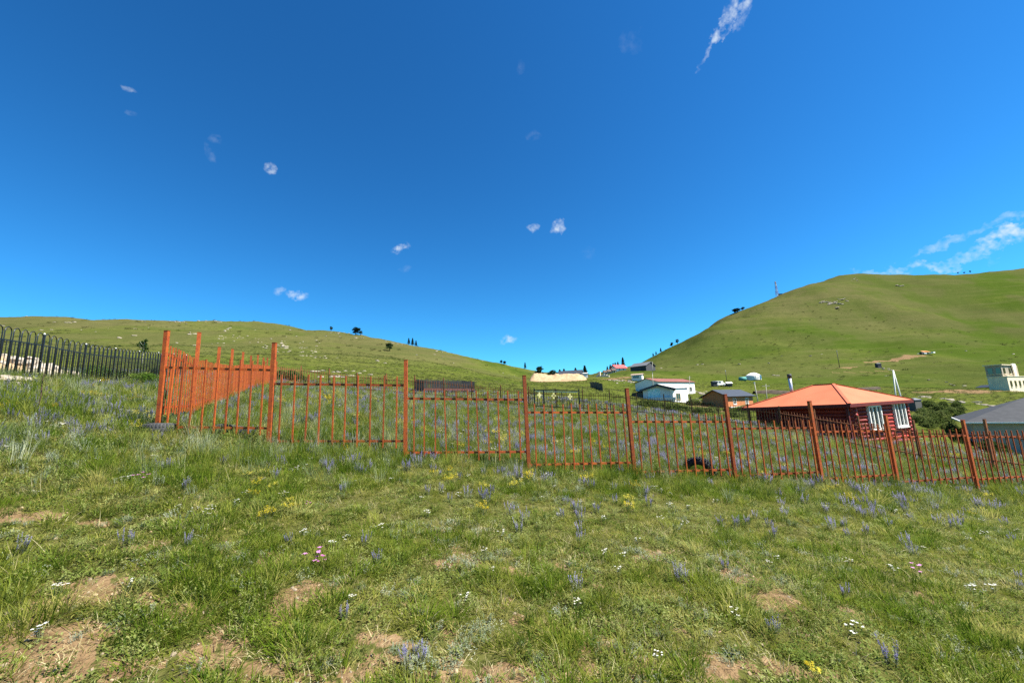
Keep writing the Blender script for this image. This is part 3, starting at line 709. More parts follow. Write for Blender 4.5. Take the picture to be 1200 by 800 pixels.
for f in (.02, .33, .66, .98): MB().bar((-ov + .1, -ov * .3 + f * (dep + ov), -.8), (-ov + .1, -ov * .3 + f * (dep + ov), eN.z - .15), .13).build('porch_post', DKRED, lh)
MB().box((-.40, dep / 2, .15), (.75, dep + .4, .12)).build('porch_floor', DKRED, lh)

# dark-roofed house at the right
RIDGE = NT('charcoal_shingle'); _v = RIDGE.obj(); _nv = RIDGE.noise(2.5, 5, _v)
RIDGE.bsdf(RIDGE.ramp(_nv, [(.3, (.026, .029, .033)), (.7, (.042, .045, .050))]), .8, 0, .25, RIDGE.noise(26, 3, _v), .2, .02); RIDGE = RIDGE.m
GREYW = simple('grey_render', (.44, .38, .30), .1, 2)
A = gpt(1146, 36); B = A + Vector((.73, -.68, 0)) * 13; B.z = H(B.x, B.y)
t = thing('dark_roof_house', 'low grey house with charcoal shingle roof at the foot of the green hill', 'house'); w = frame_loc(t, A, B); f = wall_plane(A, B)
ez = f(1136, 494)[1]; dp = 9.0; bot = A.z - min(A.z, B.z) + .8
MB().box((w / 2, dp / 2, (ez - bot) / 2), (w, dp, ez + bot)).build('wall', GREYW, t)
o_ = .55; rise = f(1160, 468)[1] - ez
E = [Vector((-o_, -o_, ez)), Vector((w + o_, -o_, ez)), Vector((w + o_, dp + o_, ez)), Vector((-o_, dp + o_, ez))]
rg = max(.9, min(2.0, rise * 1.0)); q1 = Vector((dp * .42, dp / 2, ez + rg)); q2 = Vector((w - dp * .42, dp / 2, ez + rg))
if q2.x < q1.x: q1.x = q2.x = w / 2
for poly in ([E[0], E[1], q2, q1], [E[1], E[2], q2], [E[2], E[3], q1, q2], [E[3], E[0], q1]): MB().slab(poly, .08).build('roof_slope', RIDGE, t)
for a, b in ((E[0], E[1]), (E[1], E[2]), (E[2], E[3]), (E[3], E[0])): MB().bar(a - Vector((0, 0, .06)), b - Vector((0, 0, .06)), .10, .12).build('gutter', WHITEP, t)
lt = E[0].lerp(E[1], .55); MB().slab([lt + Vector((-1.2, 1.4, .40)) , lt + Vector((1.6, 1.4, .40)), lt + Vector((1.6, 3.4, .40 + rg * .36)), lt + Vector((-1.2, 3.4, .40 + rg * .36))], .05).build('roof_panel', pm('pale_grey_sheet', (.16, .18, .21)), t)
window(t, w * .30, ez * .52, 1.3, 1.1, 0, 2); window(t, w * .62, ez * .52, 1.3, 1.1, 0, 2)

# blue-grey gabled house with painted mural, and the white annex and long barn behind it
PALEB = simple('pale_blue_render', (.58, .58, .58), .08, .8)
DROOF = simple('dark_sheet_roof', (.035, .040, .048), .25, 2, .5)
A = gpt(754, 99); B = gpt(789, 97); f = wall_plane(A, B)
wh = f(771, 455.5)[1] ; rise = max(.9, f(771, 450.5)[1] - wh)
t, w = gable_house('gabled_house', 'pale blue gabled house with turquoise mural and dark sheet roof', A, B, 11, wh, rise, PALEB, DROOF, .8, 'y', thick=.5)
MUR = NT('mural_paint'); _v = MUR.obj(); _nv = MUR.noise(.9, 3, _v, .5, 1.4)
MUR.bsdf(MUR.ramp(_nv, [(.40, (.60, .70, .74)), (.46, (.16, .48, .52)), (.50, (.62, .74, .78)), (.56, (.22, .55, .60)), (.62, (.66, .76, .80)), (.70, (.10, .38, .46))]), .7); MUR = MUR.m
MB().box((w * .38, -.03, wh * .55), (w * .42, .03, wh * .95)).build('mural', MUR, t)
MB().box((-1.3, 5.2, wh * .30), (2.5, 10, wh * .8)).build('lean_to', pm('dark_board', (.045, .043, .042)), t)
MB().slab([(-2.7, -.2, wh * .55), (.1, -.2, wh * .98), (.1, 10.5, wh * .98), (-2.7, 10.5, wh * .55)][::1], .1).build('lean_to_roof', DROOF, t)
MB().box((w / 2, -.25, -.25), (w + 1.2, .6, .7)).build('foundation', pm('pale_concrete', (.52, .50, .46)), t)
A = gpt(789.5, 96.5); B = gpt(807, 99); f = wall_plane(A, B)
t, w = gable_house('white_annex', 'white flat annex with one wide window beside the mural house', A, B, 6, max(2.2, f(795, 455)[1]), .35, WHITEP, pm('pale_roof', (.45, .44, .42)), .2, 'x', cat='annex', thick=.1)
window(t, w * .34, 1.35, 1.5, 1.5, 0, 2, pm('tan_frame', (.40, .30, .16)))
REDR = simple('red_brown_roof', (.15, .050, .036), .3, 1.2)
A = gpt(772, 120); B = gpt(815, 132); f = wall_plane(A, B)
t, w = gable_house('long_white_barn', 'long white barn with red brown roof behind the mural house', A, B, 8, max(2.5, f(800, 447.5)[1]), 1.2, WHITEP, REDR, .35, 'x', cat='barn')
for k, fx in enumerate((.50, .62, .74, .88)): window(t, w * fx, 1.7, 1.1, 1.3, 0, 2, pm('dull_frame', (.3, .3, .28)))
for k in range(3): MB().tube([(w * (.25 + .25 * k), 4.1, 3.4), (w * (.25 + .25 * k), 4.1, 5.3)], .12, 6).build('vent_pipe', STEEL, t)

# brown house with dark roof
BRK = simple('orange_brown_brick', (.42, .155, .055), .25, 3)
A = gpt(853.5, 82); B = gpt(883, 88.5); f = wall_plane(A, B)
wh = max(2.3, f(868, 464.5)[1])
t, w = gable_house('brown_house', 'orange brown house with dark sheet roof and two white windows', A, B, 5.2, wh, 1.25, BRK, DROOF, .55, 'x', thick=.14)
window(t, w * .26, wh * .52, 1.35, 1.25, 0, 2); window(t, w * .74, wh * .52, 1.35, 1.25, 0, 2)
MB().box((w / 2, -.3, -.1), (w + .4, .5, .5)).build('foundation', pm('pale_concrete', (.52, .50, .46)), t)

# unfinished pale two-storey building at the right
CRM_ = simple('cream_render', (.76, .64, .44), .12, 1)
A = gpt(1184, 104); B = A + Vector((.88, .47, 0)) * 16; B.z = A.z; f = wall_plane(A, B)
t = thing('two_storey_house', 'unfinished cream two storey house with empty dark window openings', 'house'); w = frame_loc(t, A, B)
h1 = max(2.6, f(1190, 441)[1]); h2 = max(h1 + 2.4, f(1190, 428.5)[1]); dp = 3.4
GREYC = simple('grey_block', (.34, .29, .21), .2, 2); STN = simple('rough_stone', (.42, .35, .25), .4, 3)
MB().box((w * .5, dp / 2, h1 / 2 - 1.5), (w, dp, h1 + 3)).build('lower_wall', CRM_, t)
MB().box((w * .30, dp / 2 + .3, (h1 + h2) / 2 + .1), (w * .60, dp - .6, h2 - h1)).build('upper_wall', GREYC, t)
MB().box((w * .30, dp / 2 + .3, h2 + .22), (w * .64, dp, .2)).build('roof_slab', CRM_, t)
MB().box((w * .5, dp / 2, h1 + .05), (w + .3, dp + .3, .1)).build('floor_slab', CRM_, t)
for fx in (.14, .38, .62, .86):
    m = MB().box((w * fx, -.03, h1 * .52), (1.5, .1, 1.5)).build('opening', GLASS, t); MB().box((w * fx, -.06, h1 * .52 - .82), (1.7, .16, .12)).build('sill', CRM_, m)
for fx in (.12, .42):
    m = MB().box((w * fx, .57, (h1 + h2) / 2 + .1), (1.5, .1, 1.5)).build('opening', GLASS, t); MB().box((w * fx, .54, (h1 + h2) / 2 - .72), (1.7, .16, .12)).build('sill', CRM_, m)
for fy in (1.2, 2.6):
    m = MB().box((-.03, fy, (h1 + h2) / 2 + .1), (.1, .8, 1.4)).build('opening', GLASS, t); MB().box((-.06, fy, (h1 + h2) / 2 - .72), (.16, 1.2, .12)).build('sill', CRM_, m)
MB().slab([(w * .57, .2, h1 + .12), (w * .62, .2, h1 + .12), (w * .70, .2, h2 + .6), (w * .50, .2, h2 + .6)], .25).build('pale_pier', WHITEP, t)
MB().box((w * .82, dp / 2 + .3, (h1 + h2) / 2 + .2), (w * .34, dp - 1.2, h2 - h1 + .2)).build('stone_block', STN, t)

# far houses up the valley
RED = simple('bright_red_roof', (.62, .09, .085), .15, 1)
A = gpt(723, 282); B = gpt(734, 284)
t, w = gable_house('red_roof_house', 'small white house with bright red roof under the hill crest', A, B, 9, 2.8, 2.4, WHITEP, RED, .8, 'x')
window(t, w * .3, 1.6, 1.3, 1.3); window(t, w * .7, 1.6, 1.3, 1.3)
A = gpt(739, 240); B = gpt(757.5, 232)
t, w = gable_house('dark_barn', 'long dark grey barn below the red roofed house', A, B, 10, 2.7, 2.2, pm('charcoal_board', (.05, .05, .055)), pm('grey_sheet', (.10, .105, .115)), .5, 'x', cat='barn')
MB().box((w * .8, -.05, 1.2), (2.2, .1, 2.3)).build('door', pm('dark_metal', (.04, .042, .045)), t)
A = gpt(740.5, 168); B = gpt(752.5, 166)
t, w = gable_house('open_hut', 'small white hut with dark opening and pinkish flat roof', A, B, 3.5, 2.2, .35, WHITEP, pm('pinkish_roof', (.42, .30, .24)), .4, 'x', cat='hut')
MB().box((w * .42, -.04, 1.35), (w * .62, .1, .9)).build('opening', GLASS, t)
A = gpt(654, 226); B = gpt(681, 222)
t, w = gable_house('slate_barn', 'dark slate barn showing its roof above the sandy mound', A, B, 10, 3.7, 2.4, pm('slate_board', (.045, .05, .06)), DROOF, .4, 'x', cat='barn')
A = gpt(683, 228); B = gpt(689, 228)
t, w = gable_house('white_shed', 'tiny white shed beside the dark slate barn', A, B, 3, 3.2, .4, WHITEP, pm('pale_roof', (.45, .44, .42)), .3, 'x', cat='shed')
for px, Y, wd, lab in ((710.5, 262, 5, 'small pale cabin farthest along the row below the red roofed house'), (715, 262, 4.5, 'small pale cabin in the middle of the row below the red roofed house'), (720, 262, 4.5, 'small pale cabin next to the red roofed house')):
    A = gpt(px - 1.6, Y); B = gpt(px + 1.6, Y)
    t, w = gable_house('pale_cabin', lab, A, B, 4, 2.4, 1.2, WHITEP, pm('brown_roof', (.09, .06, .045)), .6, 'x', cat='cabin', group='cabins below the red roofed house')
    MB().box((w * .5, -.04, 1.0), (.9, .1, 1.9)).build('door', pm('brown_door', (.10, .06, .035)), t)
# low pale walls near there
A = gpt(697, 205); B = gpt(714, 195); t = thing('ruined_wall', 'low broken pale plaster wall below the row of cabins', 'wall'); w = frame_loc(t, A, B)
for k in range(7):
    hh = (1.2, 2.1, 3.6, 1.5, 1.9, 1.7, 1.2)[k]; MB().box((w * (k + .5) / 7, 0, hh / 2 - .3), (w / 7 - .05, .45, hh)).build('wall_piece', pm('pale_plaster', (.62, .56, .44)), t)
# dark sheet fence going down the valley
A = gpt(692, 128); B = gpt(706.5, 98); t = thing('board_fence', 'short dark solid board fence standing alone on the valley meadow', 'fence'); w = frame_loc(t, A, B)
nb = 14
for k in range(nb):
    x = w * (k + .5) / nb; p_ = A.lerp(B, (k + .5) / nb); MB().box((x, 0, H(p_.x, p_.y) - A.z + .85), (w / nb - .06, .08, 1.9)).build('board', pm('dark_green_board', (.030, .036, .030)), t)

# white felt tent with doorway
p = gpt(883, 176); t = thing('white_tent', 'rounded white felt tent with dark side on the green slope', 'tent', p, R(35))
prof = [(3.0, -.4), (3.0, 1.5), (2.7, 1.75), (1.6, 2.45), (.55, 2.85)]
mb = MB(); n = 20; vs = []
for r_, z in prof: vs += [(r_ * math.cos(2 * math.pi * i / n), r_ * math.sin(2 * math.pi * i / n), z) for i in range(n)]
mb.add(vs, [(k * n + i, k * n + (i + 1) % n, (k + 1) * n + (i + 1) % n, (k + 1) * n + i) for k in range(len(prof) - 1) for i in range(n)] + [tuple((len(prof) - 1) * n + i for i in range(n))])
mb.build('felt_cover', WHITEP, t, True); MB().tube([(0, 0, 2.8), (0, 0, 2.98)], .6, 12).build('crown_ring', pm('brown_door', (.10, .06, .035)), t)
MB().box((0, -3.02, .75), (1.0, .16, 1.7)).build('door', pm('blue_door', (.06, .16, .24)), t)
for z in (.5, 1.2):
    MB().tube([(3.03 * math.cos(2 * math.pi * i / 24), 3.03 * math.sin(2 * math.pi * i / 24), z) for i in range(25)], .04, 4).build('rope', pm('rope', (.35, .3, .2)), t)

# small vehicles and sheds by the tent
def pickup(label, px, Y, body, rz):
    p = gpt(px, Y); t = thing('parked_van', label, 'van', (p.x, p.y, p.z), rz)
    m = MB(); prof = [(-2.2, .45), (2.2, .45), (2.25, 1.0), (1.5, 1.12), (1.0, 1.95), (-2.1, 2.0), (-2.25, 1.0)]
    k = len(prof); vs = [(x, -.85, z) for x, z in prof] + [(x, .85, z) for x, z in prof]
    m.add(vs, [tuple(range(k)), tuple(range(2 * k - 1, k - 1, -1))] + [((i + 1) % k, i, k + i, k + (i + 1) % k) for i in range(k)]); m.build('body', body, t)
    for sy in (-1, 1):
        for x in (-1.4, 1.4):
            wl = MB().tube([(x, sy * .72, .36), (x, sy * .9, .36)], .36, 14).build('wheel', RUBBER, t); MB().tube([(x, sy * .9, .36), (x, sy * .92, .36)], .2, 10).build('rim', STEEL, wl)
        for x in (-1.3, -.2): MB().box((x, sy * .86, 1.5), (.85, .03, .55)).build('window', GLASS, t)
    MB().slab([(1.52, -.7, 1.14), (1.52, .7, 1.14), (1.04, .7, 1.9), (1.04, -.7, 1.9)], .02).build('windscreen', GLASS, t)
    return t
pickup('small white van parked on the slope beside the felt tent', 843, 152, WHITEP, R(10))
p0 = gpt(836.5, 150); p1 = gpt(841, 150); t, w = gable_house('dark_shed', 'little black shed next to the parked white van', p0, p1, 2, 1.6, .3, pm('dark_board', (.045, .043, .042)), DROOF, .15, 'x', cat='shed')
p0 = gpt(853, 151); p1 = gpt(858.5, 151); t, w = gable_house('pale_shed', 'little pale roofed shed between the white van and the felt tent', p0, p1, 2, 1.2, .5, pm('dark_board', (.045, .043, .042)), WHITEP, .2, 'x', cat='shed')
p = gpt(870.5, 170); t = thing('teal_tank', 'teal covered heap beside the felt tent', 'tank', p); MB().tube([(-1.3, 0, .8), (1.3, 0, .8)], .85, 12).build('tank_body', pm('teal_paint', (.07, .26, .24)), t, True); MB().box((0, 0, .15), (2, 1, .5)).build('cradle', pm('dark_metal', (.04, .042, .045)), t)
p0 = gpt(1029, 206); p1 = gpt(1033.5, 206); t, w = gable_house('dark_outhouse', 'small dark outhouse alone on the green slope', p0, p1, 1.6, 1.9, .3, pm('charcoal_board', (.05, .05, .055)), pm('grey_sheet', (.10, .105, .115)), .12, 'x', cat='outhouse')
p0 = gpt(1074.5, 56); p1 = gpt(1082, 56.5); t, w = gable_house('wooden_privy', 'small dark plank shed just behind the red log house', p0, p1, 1.2, 1.5, .2, pm('grey_plank', (.10, .095, .085)), pm('grey_sheet', (.10, .105, .115)), .1, 'x', cat='shed')
p0 = gpt(1145, 128); p1 = gpt(1166, 122); t, w = gable_house('low_shelter', 'low black roofed shelter beside the cream two storey house', p0, p1, 3, .5, .6, pm('dark_board', (.045, .043, .042)), DROOF, .3, 'x', cat='shelter')
# collapsed hut with an orange cover on the hill
p = gpt(1085, 246); t = thing('collapsed_hut', 'collapsed pale hut with orange cover high on the green hillside', 'hut', p)
rnd = random.Random(3)
for k in range(9):
    a = rnd.uniform(0, 6.28); r_ = rnd.uniform(.5, 4.2); MB().box((r_ * math.cos(a), r_ * math.sin(a) * .6, rnd.uniform(.2, .9)), (rnd.uniform(1, 2.6), rnd.uniform(.5, 1.5), rnd.uniform(.5, 1.3)), Matrix.Rotation(rnd.uniform(-.5, .5), 3, 'Z') @ Matrix.Rotation(rnd.uniform(-.3, .3), 3, 'X')).build('wall_piece', WHITEP if k % 3 else pm('dark_board', (.045, .043, .042)), t)
MB().slab([(-2.2, -1, 1.6), (2.4, -1, 1.5), (1.6, 1.6, 2.4), (-1.6, 1.4, 2.5)], .08).build('orange_cover', pm('orange_cover', (.60, .20, .05)), t)
MB().slab([(1.2, -1.4, 1.2), (4.6, -1.2, .9), (4.2, 1.4, 1.5), (1.4, 1.4, 1.9)], .08).build('white_cover', WHITEP, t)

# poles
WOODP = simple('weathered_pole', (.36, .33, .26), .25, 4)
def pole(label, px, py_top, Y, lean=0, r=.09, cross=False, mat=WOODP, group='timber utility poles'):
    p = gpt(px, Y); tp = at(px + lean, py_top, Y); t = thing('timber_pole', label, 'pole', p, 0, group)
    v = tp - p; MB().tube([Vector((0, 0, -.4)), v], [r, r * .75], 8).build('shaft', mat, t, True)
    if cross: MB().bar(v * .93 - Vector((.7, 0, 0)), v * .93 + Vector((.7, 0, 0)), .1).build('cross_arm', mat, t)
    else: MB().tube([v - Vector((0, 0, .25)), v + Vector((0, 0, .1))], r * 1.2, 8).build('insulator', CAPM, t)
    return t
pole('timber pole rising behind the mural house', 766, 437, 112, -1.5)
pole('timber pole with short arm beside the red brown barn roof', 808, 440.5, 118, 0, .08, True)
pole('leaning timber pole beside the brown house', 890, 448, 74, -6)
pole('thin timber pole between the brown house and the orange roof', 899.5, 450, 72, -2, .06, True)
pole('dark timber pole next to the little sheds on the slope', 852, 434, 158, -2, .12, False, pm('dark_timber', (.05, .045, .04)))
pole('dark timber pole standing high on the hillside', 984, 411, 215, -3.5, .16, False, pm('dark_timber', (.05, .045, .04)))
pole('pale timber pole near the dark grey barn', 764.5, 424, 200, 0, .12)
# braced pair of poles with a lamp, behind the log house
a = gpt(1052, 48); tp = at(1046.5, 433.5, 48); b = gpt(1063.5, 48)
t = thing('braced_pole', 'pale pole with slanting brace and small lamp behind the log house', 'pole', a)
MB().tube([Vector((0, 0, -.4)), tp - a], [.07, .06], 8).build('shaft', CAPM, t, True); MB().tube([b - a - Vector((0, 0, .3)), tp - a], [.08, .07], 8).build('brace', CAPM, t, True)
c_ = Vector((0, 0, 0)).lerp(tp - a, .42); MB().tube([c_ - Vector((0, 0, .16)), c_, c_ + Vector((0, 0, .16))], [.08, .18, .06], 8).build('lamp', CAPM, t, True)

# lattice mast on the ridge
p = gpt(911, 575); t = thing('lattice_mast', 'red and white lattice radio mast on the bare hill shoulder', 'mast', p)
RW = [pm('mast_white', (.35, .35, .36)), pm('mast_red', (.22, .05, .04))]
Hm = 22.5; nseg = 6
for k in range(nseg):
    z0 = Hm * k / nseg; z1 = Hm * (k + 1) / nseg; w0 = 1.5 - 1.0 * k / nseg; w1 = 1.5 - 1.0 * (k + 1) / nseg; m = MB()
    c0 = [Vector((sx * w0, sy * w0, z0)) for sx, sy in ((-1, -1), (1, -1), (1, 1), (-1, 1))]; c1 = [Vector((sx * w1, sy * w1, z1)) for sx, sy in ((-1, -1), (1, -1), (1, 1), (-1, 1))]
    for i in range(4): m.bar(c0[i], c1[i], .22); m.bar(c0[i], c1[(i + 1) % 4], .14); m.bar(c1[i], c1[(i + 1) % 4], .14)
    m.build('lattice_section', RW[k % 2], t)
for k, z in enumerate((21.5, 19.2, 17)):
    MB().tube([(-.8, -1.1, z - .5), (-.8, -1.1, z + .5)], .5, 8).build('antenna', CAPM, t); MB().box((.9, .2, z), (.4, .5, 1.8)).build('antenna', CAPM, t)
p0 = gpt(913.5, 578); p1 = gpt(917, 578); gable_house('mast_hut', 'tiny dark hut at the foot of the lattice mast', p0, p1, 3, 2.3, .4, pm('charcoal_board', (.05, .05, .055)), pm('grey_sheet', (.10, .105, .115)), .2, 'x', cat='hut')

# long low earth bank behind the log house, its shade painted into the brown
BANK = simple('shaded_earth', (.060, .045, .030), .4, 1.5, .95)
t = thing('earth_bank', 'long low earth bank with painted-in shade behind the orange roof', 'bank', gpt(884, 118)); o_ = Vector(t.location)
pts = [gpt(px, Y) - o_ for px, Y in ((884, 118), (905, 116), (925, 115), (945, 114), (965, 113), (985, 112), (1005, 111), (1030, 110))]
m = MB(); vs = []
for i, q in enumerate(pts):
    hgt = .9 + .35 * math.sin(i * 1.7); vs += [q + Vector((0, -1.0, -.3)), q + Vector((0, -.4, hgt * .8)), q + Vector((0, .3, hgt)), q + Vector((0, 1.4, -.3))]
m.add(vs, [(i * 4 + j, i * 4 + j + 1, i * 4 + 5 + j, i * 4 + 4 + j) for i in range(len(pts) - 1) for j in range(3)][::1]); m.f = [tuple(reversed(f)) for f in m.f]
m.build('bank_body', BANK, t, True)

# sandy excavation mound
SAND = NT('sandy_spoil'); _v = SAND.pos(); SAND.bsdf(SAND.ramp(SAND.noise(.5, 6, _v, .65), [(.3, (.25, .165, .09)), (.5, (.35, .245, .14)), (.72, (.43, .32, .205))]), .95, 0, .1, SAND.noise(2, 5, _v), .8, .3); SAND = SAND.m
t = thing('sand_mound', 'long pale sandy spoil mound at the head of the valley', 'mound', gpt(655, 190)); o_ = Vector(t.location)
vs = []; nx, ny = 70, 16
for i in range(nx):
    px = 619 + (692 - 619) * i / (nx - 1)
    topy = np.interp(px, [619, 626, 634, 645, 660, 676, 684, 692], [444, 437.0, 438, 438.6, 437.6, 437.2, 441, 447.5])
    for j in range(ny):
        f = j / (ny - 1); g_ = gpt(px, 186 + 18 * f)
        tz = at(px, topy, 194).z; gz = H(g_.x, g_.y)
        pr = math.sin(min(1, f / .55) * math.pi / 2) if f < .55 else math.cos((f - .55) / .45 * math.pi / 2)
        edge = min(1, min(i, nx - 1 - i) / 3)
        z = gz - .4 + max(0, tz - gz + .4) * pr * edge + (fbm(np.array([g_.x / 3.0]), np.array([g_.y / 3.0]), 4, 31)[0] - .5) * 2.4 * pr
        vs.append(Vector((g_.x, g_.y, z)) - o_)
m = MB().add(vs, [(i * ny + j, (i + 1) * ny + j, (i + 1) * ny + j + 1, i * ny + j + 1) for i in range(nx - 1) for j in range(ny - 1)]); m.build('spoil', SAND, t, True)

# ------------------------------------------------------------------ rocks
def rock_mesh(seed, n=10, m=6, mat=ROCK):
    r = random.Random(seed); vs = [(0, 0, -.55)]; sx, sy, sz = r.uniform(.8, 1.2), r.uniform(.7, 1.1), r.uniform(.5, .8)
    for j in range(1, m):
        th = math.pi * j / m
        for i in range(n):
            a = 2 * math.pi * i / n; k = 1 + r.uniform(-.24, .2)
            vs.append((sx * k * math.sin(th) * math.cos(a), sy * k * math.sin(th) * math.sin(a), -sz * k * math.cos(th)))
    vs.append((0, 0, sz)); fs = [(0, 1 + (i + 1) % n, 1 + i) for i in range(n)]
    for j in range(m - 2): fs += [(1 + j * n + i, 1 + j * n + (i + 1) % n, 1 + (j + 1) * n + (i + 1) % n, 1 + (j + 1) * n + i) for i in range(n)]
    k = len(vs) - 1; fs += [(1 + (m - 2) * n + i, 1 + (m - 2) * n + (i + 1) % n, k) for i in range(n)]
    return MB().add(vs, fs).mesh('stone', mat)
ROCKS = [rock_mesh(s, 6, 4) for s in range(5)]
rp = thing('rubble_heap', 'heap of pale broken stones behind the black hoop fence', 'rubble', gpt(30, 15.5)); o_ = Vector(rp.location)
rnd = random.Random(9)
for k in range(150):
    px = rnd.uniform(-60, 104); f = rnd.random(); Y = 13.2 + (px + 60) / 160 * 3.5 + f * 3.5
    crest = np.interp(px, [-60, 0, 25, 60, 104], [1.3, 1.15, .85, .5, .12]); g_ = gpt(px, Y)
    o = link('stone', ROCKS[k % 5], rp); s_ = rnd.uniform(.12, .34) * (1 if px < 60 else .7)
    o.location = g_ - o_ + Vector((0, 0, crest * math.sin(f * math.pi) * rnd.uniform(.4, 1.0) * .9)); o.scale = (s_ * 1.2, s_, s_); o.rotation_euler = (rnd.uniform(-.5, .5), rnd.uniform(-.5, .5), rnd.uniform(0, 6))
mbk = MB(); vs = []; nx, ny = 26, 9          # earth core of the heap
for i in range(nx):
    px = -64 + 172 * i / (nx - 1)
    for j in range(ny):
        f = j / (ny - 1); Y = 13.0 + (px + 60) / 160 * 3.5 + f * 3.9; g_ = gpt(px, Y); crest = np.interp(px, [-60, 0, 25, 60, 104], [1.3, 1.15, .85, .5, .08])
        vs.append(g_ - o_ + Vector((0, 0, -.1 + crest * .85 * math.sin(f * math.pi) * rnd.uniform(.85, 1.05))))
mbk.add(vs, [(i * ny + j, (i + 1) * ny + j, (i + 1) * ny + j + 1, i * ny + j + 1) for i in range(nx - 1) for j in range(ny - 1)]); mbk.build('earth_core', SAND, rp, True)
for k, (px, Y, s_, lab) in enumerate(((4, 10.1, .30, 'large tan boulder in the grass before the black hoop fence'), (16, 9.6, .20, 'flat pale stone in the grass next to the large tan boulder'), (22, 10.6, .22, 'rounded grey stone under the black hoop fence'))):
    p = gpt(px, Y); o = link('boulder', ROCKS[k], None); o.location = p + Vector((0, 0, s_ * .25)); o.scale = (s_ * 1.3, s_, s_ * .8); tag(o, lab, 'boulder')
def outcrop(name, label, spots, seed, parent=None):
    r = random.Random(seed); m = MB(); base = [(rk.vertices, rk.polygons) for rk in ROCKS]
    for (px, py, spx, spy, n, smin, smax) in spots:
        c0 = ground_px(px, py); c1 = ground_px(px + spx, py); c2 = ground_px(px, py + spy if py + spy > py else py)
        ex = (c1 - c0).length; ey = max(1.0, min(40, (Vector((c2.x, c2.y)) - Vector((c0.x, c0.y))).length))
        for k in range(n):
            x = c0.x + r.gauss(0, .5) * ex; y = c0.y + r.gauss(0, .5) * ey; s = r.uniform(smin, smax); vv, pp = base[k % 5]
            q = Matrix.Rotation(r.uniform(0, 6), 3, 'Z'); z = H(x, y) - s * .05; sc_ = Vector((s * r.uniform(1, 1.7), s, s * .7))
            m.add([q @ Vector((v.co.x * sc_.x, v.co.y * sc_.y, v.co.z * sc_.z)) + Vector((x, y, z)) for v in vv], [tuple(p_.vertices) for p_ in pp])
    o = m.build(name, ROCK); tag(o, label, 'rocks', kind='stuff'); return o
outcrop('rock_outcrop', 'pale broken rock band across the left grassy hill', [(265, 396, 20, 3, 14, .3, .6), (300, 401, 22, 3, 26, .25, .7), (330, 406, 20, 3, 30, .25, .7), (352, 411, 16, 3, 26, .25, .6), (370, 418, 14, 3, 14, .2, .5), (240, 391, 12, 2, 8, .4, .9), (269, 385, 6, 1, 5, .5, 1.2)], 1)
outcrop('rock_outcrop', 'pale rocks strewn along the left hill crest', [(410, 392.5, 16, 2, 30, .5, 1.3), (395, 390, 10, 2, 10, .5, 1.1), (430, 396, 8, 2, 10, .5, 1.0), (500, 407, 14, 2, 30, .5, 1.3), (485, 405, 8, 2, 10, .5, 1.1), (520, 412, 14, 2, 14, .4, .9), (205, 377, 10, 1.5, 6, .5, 1.2), (250, 377.5, 20, 1.5, 8, .5, 1.1)], 2)
outcrop('scattered_rocks', 'single pale stones scattered over the left grassy hill', [(139, 396, 2, 1, 2, .7, 1.1), (80, 378, 3, 1, 3, .6, 1.2), (45, 387, 2, 1, 2, .5, .9), (430, 421, 3, 1, 2, .5, .9), (540, 425, 40, 5, 10, .3, .6), (400, 436, 30, 3, 12, .3, .6), (397, 441, 8, 2, 12, .25, .5), (100, 385, 60, 6, 8, .3, .6)], 3)
outcrop('scattered_rocks', 'grey stones on the right hill shoulder', [(975, 356, 12, 4, 22, .8, 2.0), (985, 352, 8, 3, 8, .6, 1.6), (1055, 335, 4, 1, 3, 1, 2), (1000, 328, 8, 2, 5, .8, 1.8)], 4)
outcrop('rubble_strip', 'pale rubble and broken boards below the mural house', [(812, 458, 12, 6, 20, .3, .9), (825, 470, 10, 3, 14, .25, .7), (1110, 468, 8, 4, 16, .25, .7), (1150, 452, 14, 3, 16, .25, .7), (725, 446, 8, 3, 14, .3, .9), (738, 447, 5, 2, 12, .3, .9), (908, 440, 3, 1, 4, .4, .8), (1040, 432, 5, 1, 5, .4, .9)], 5)

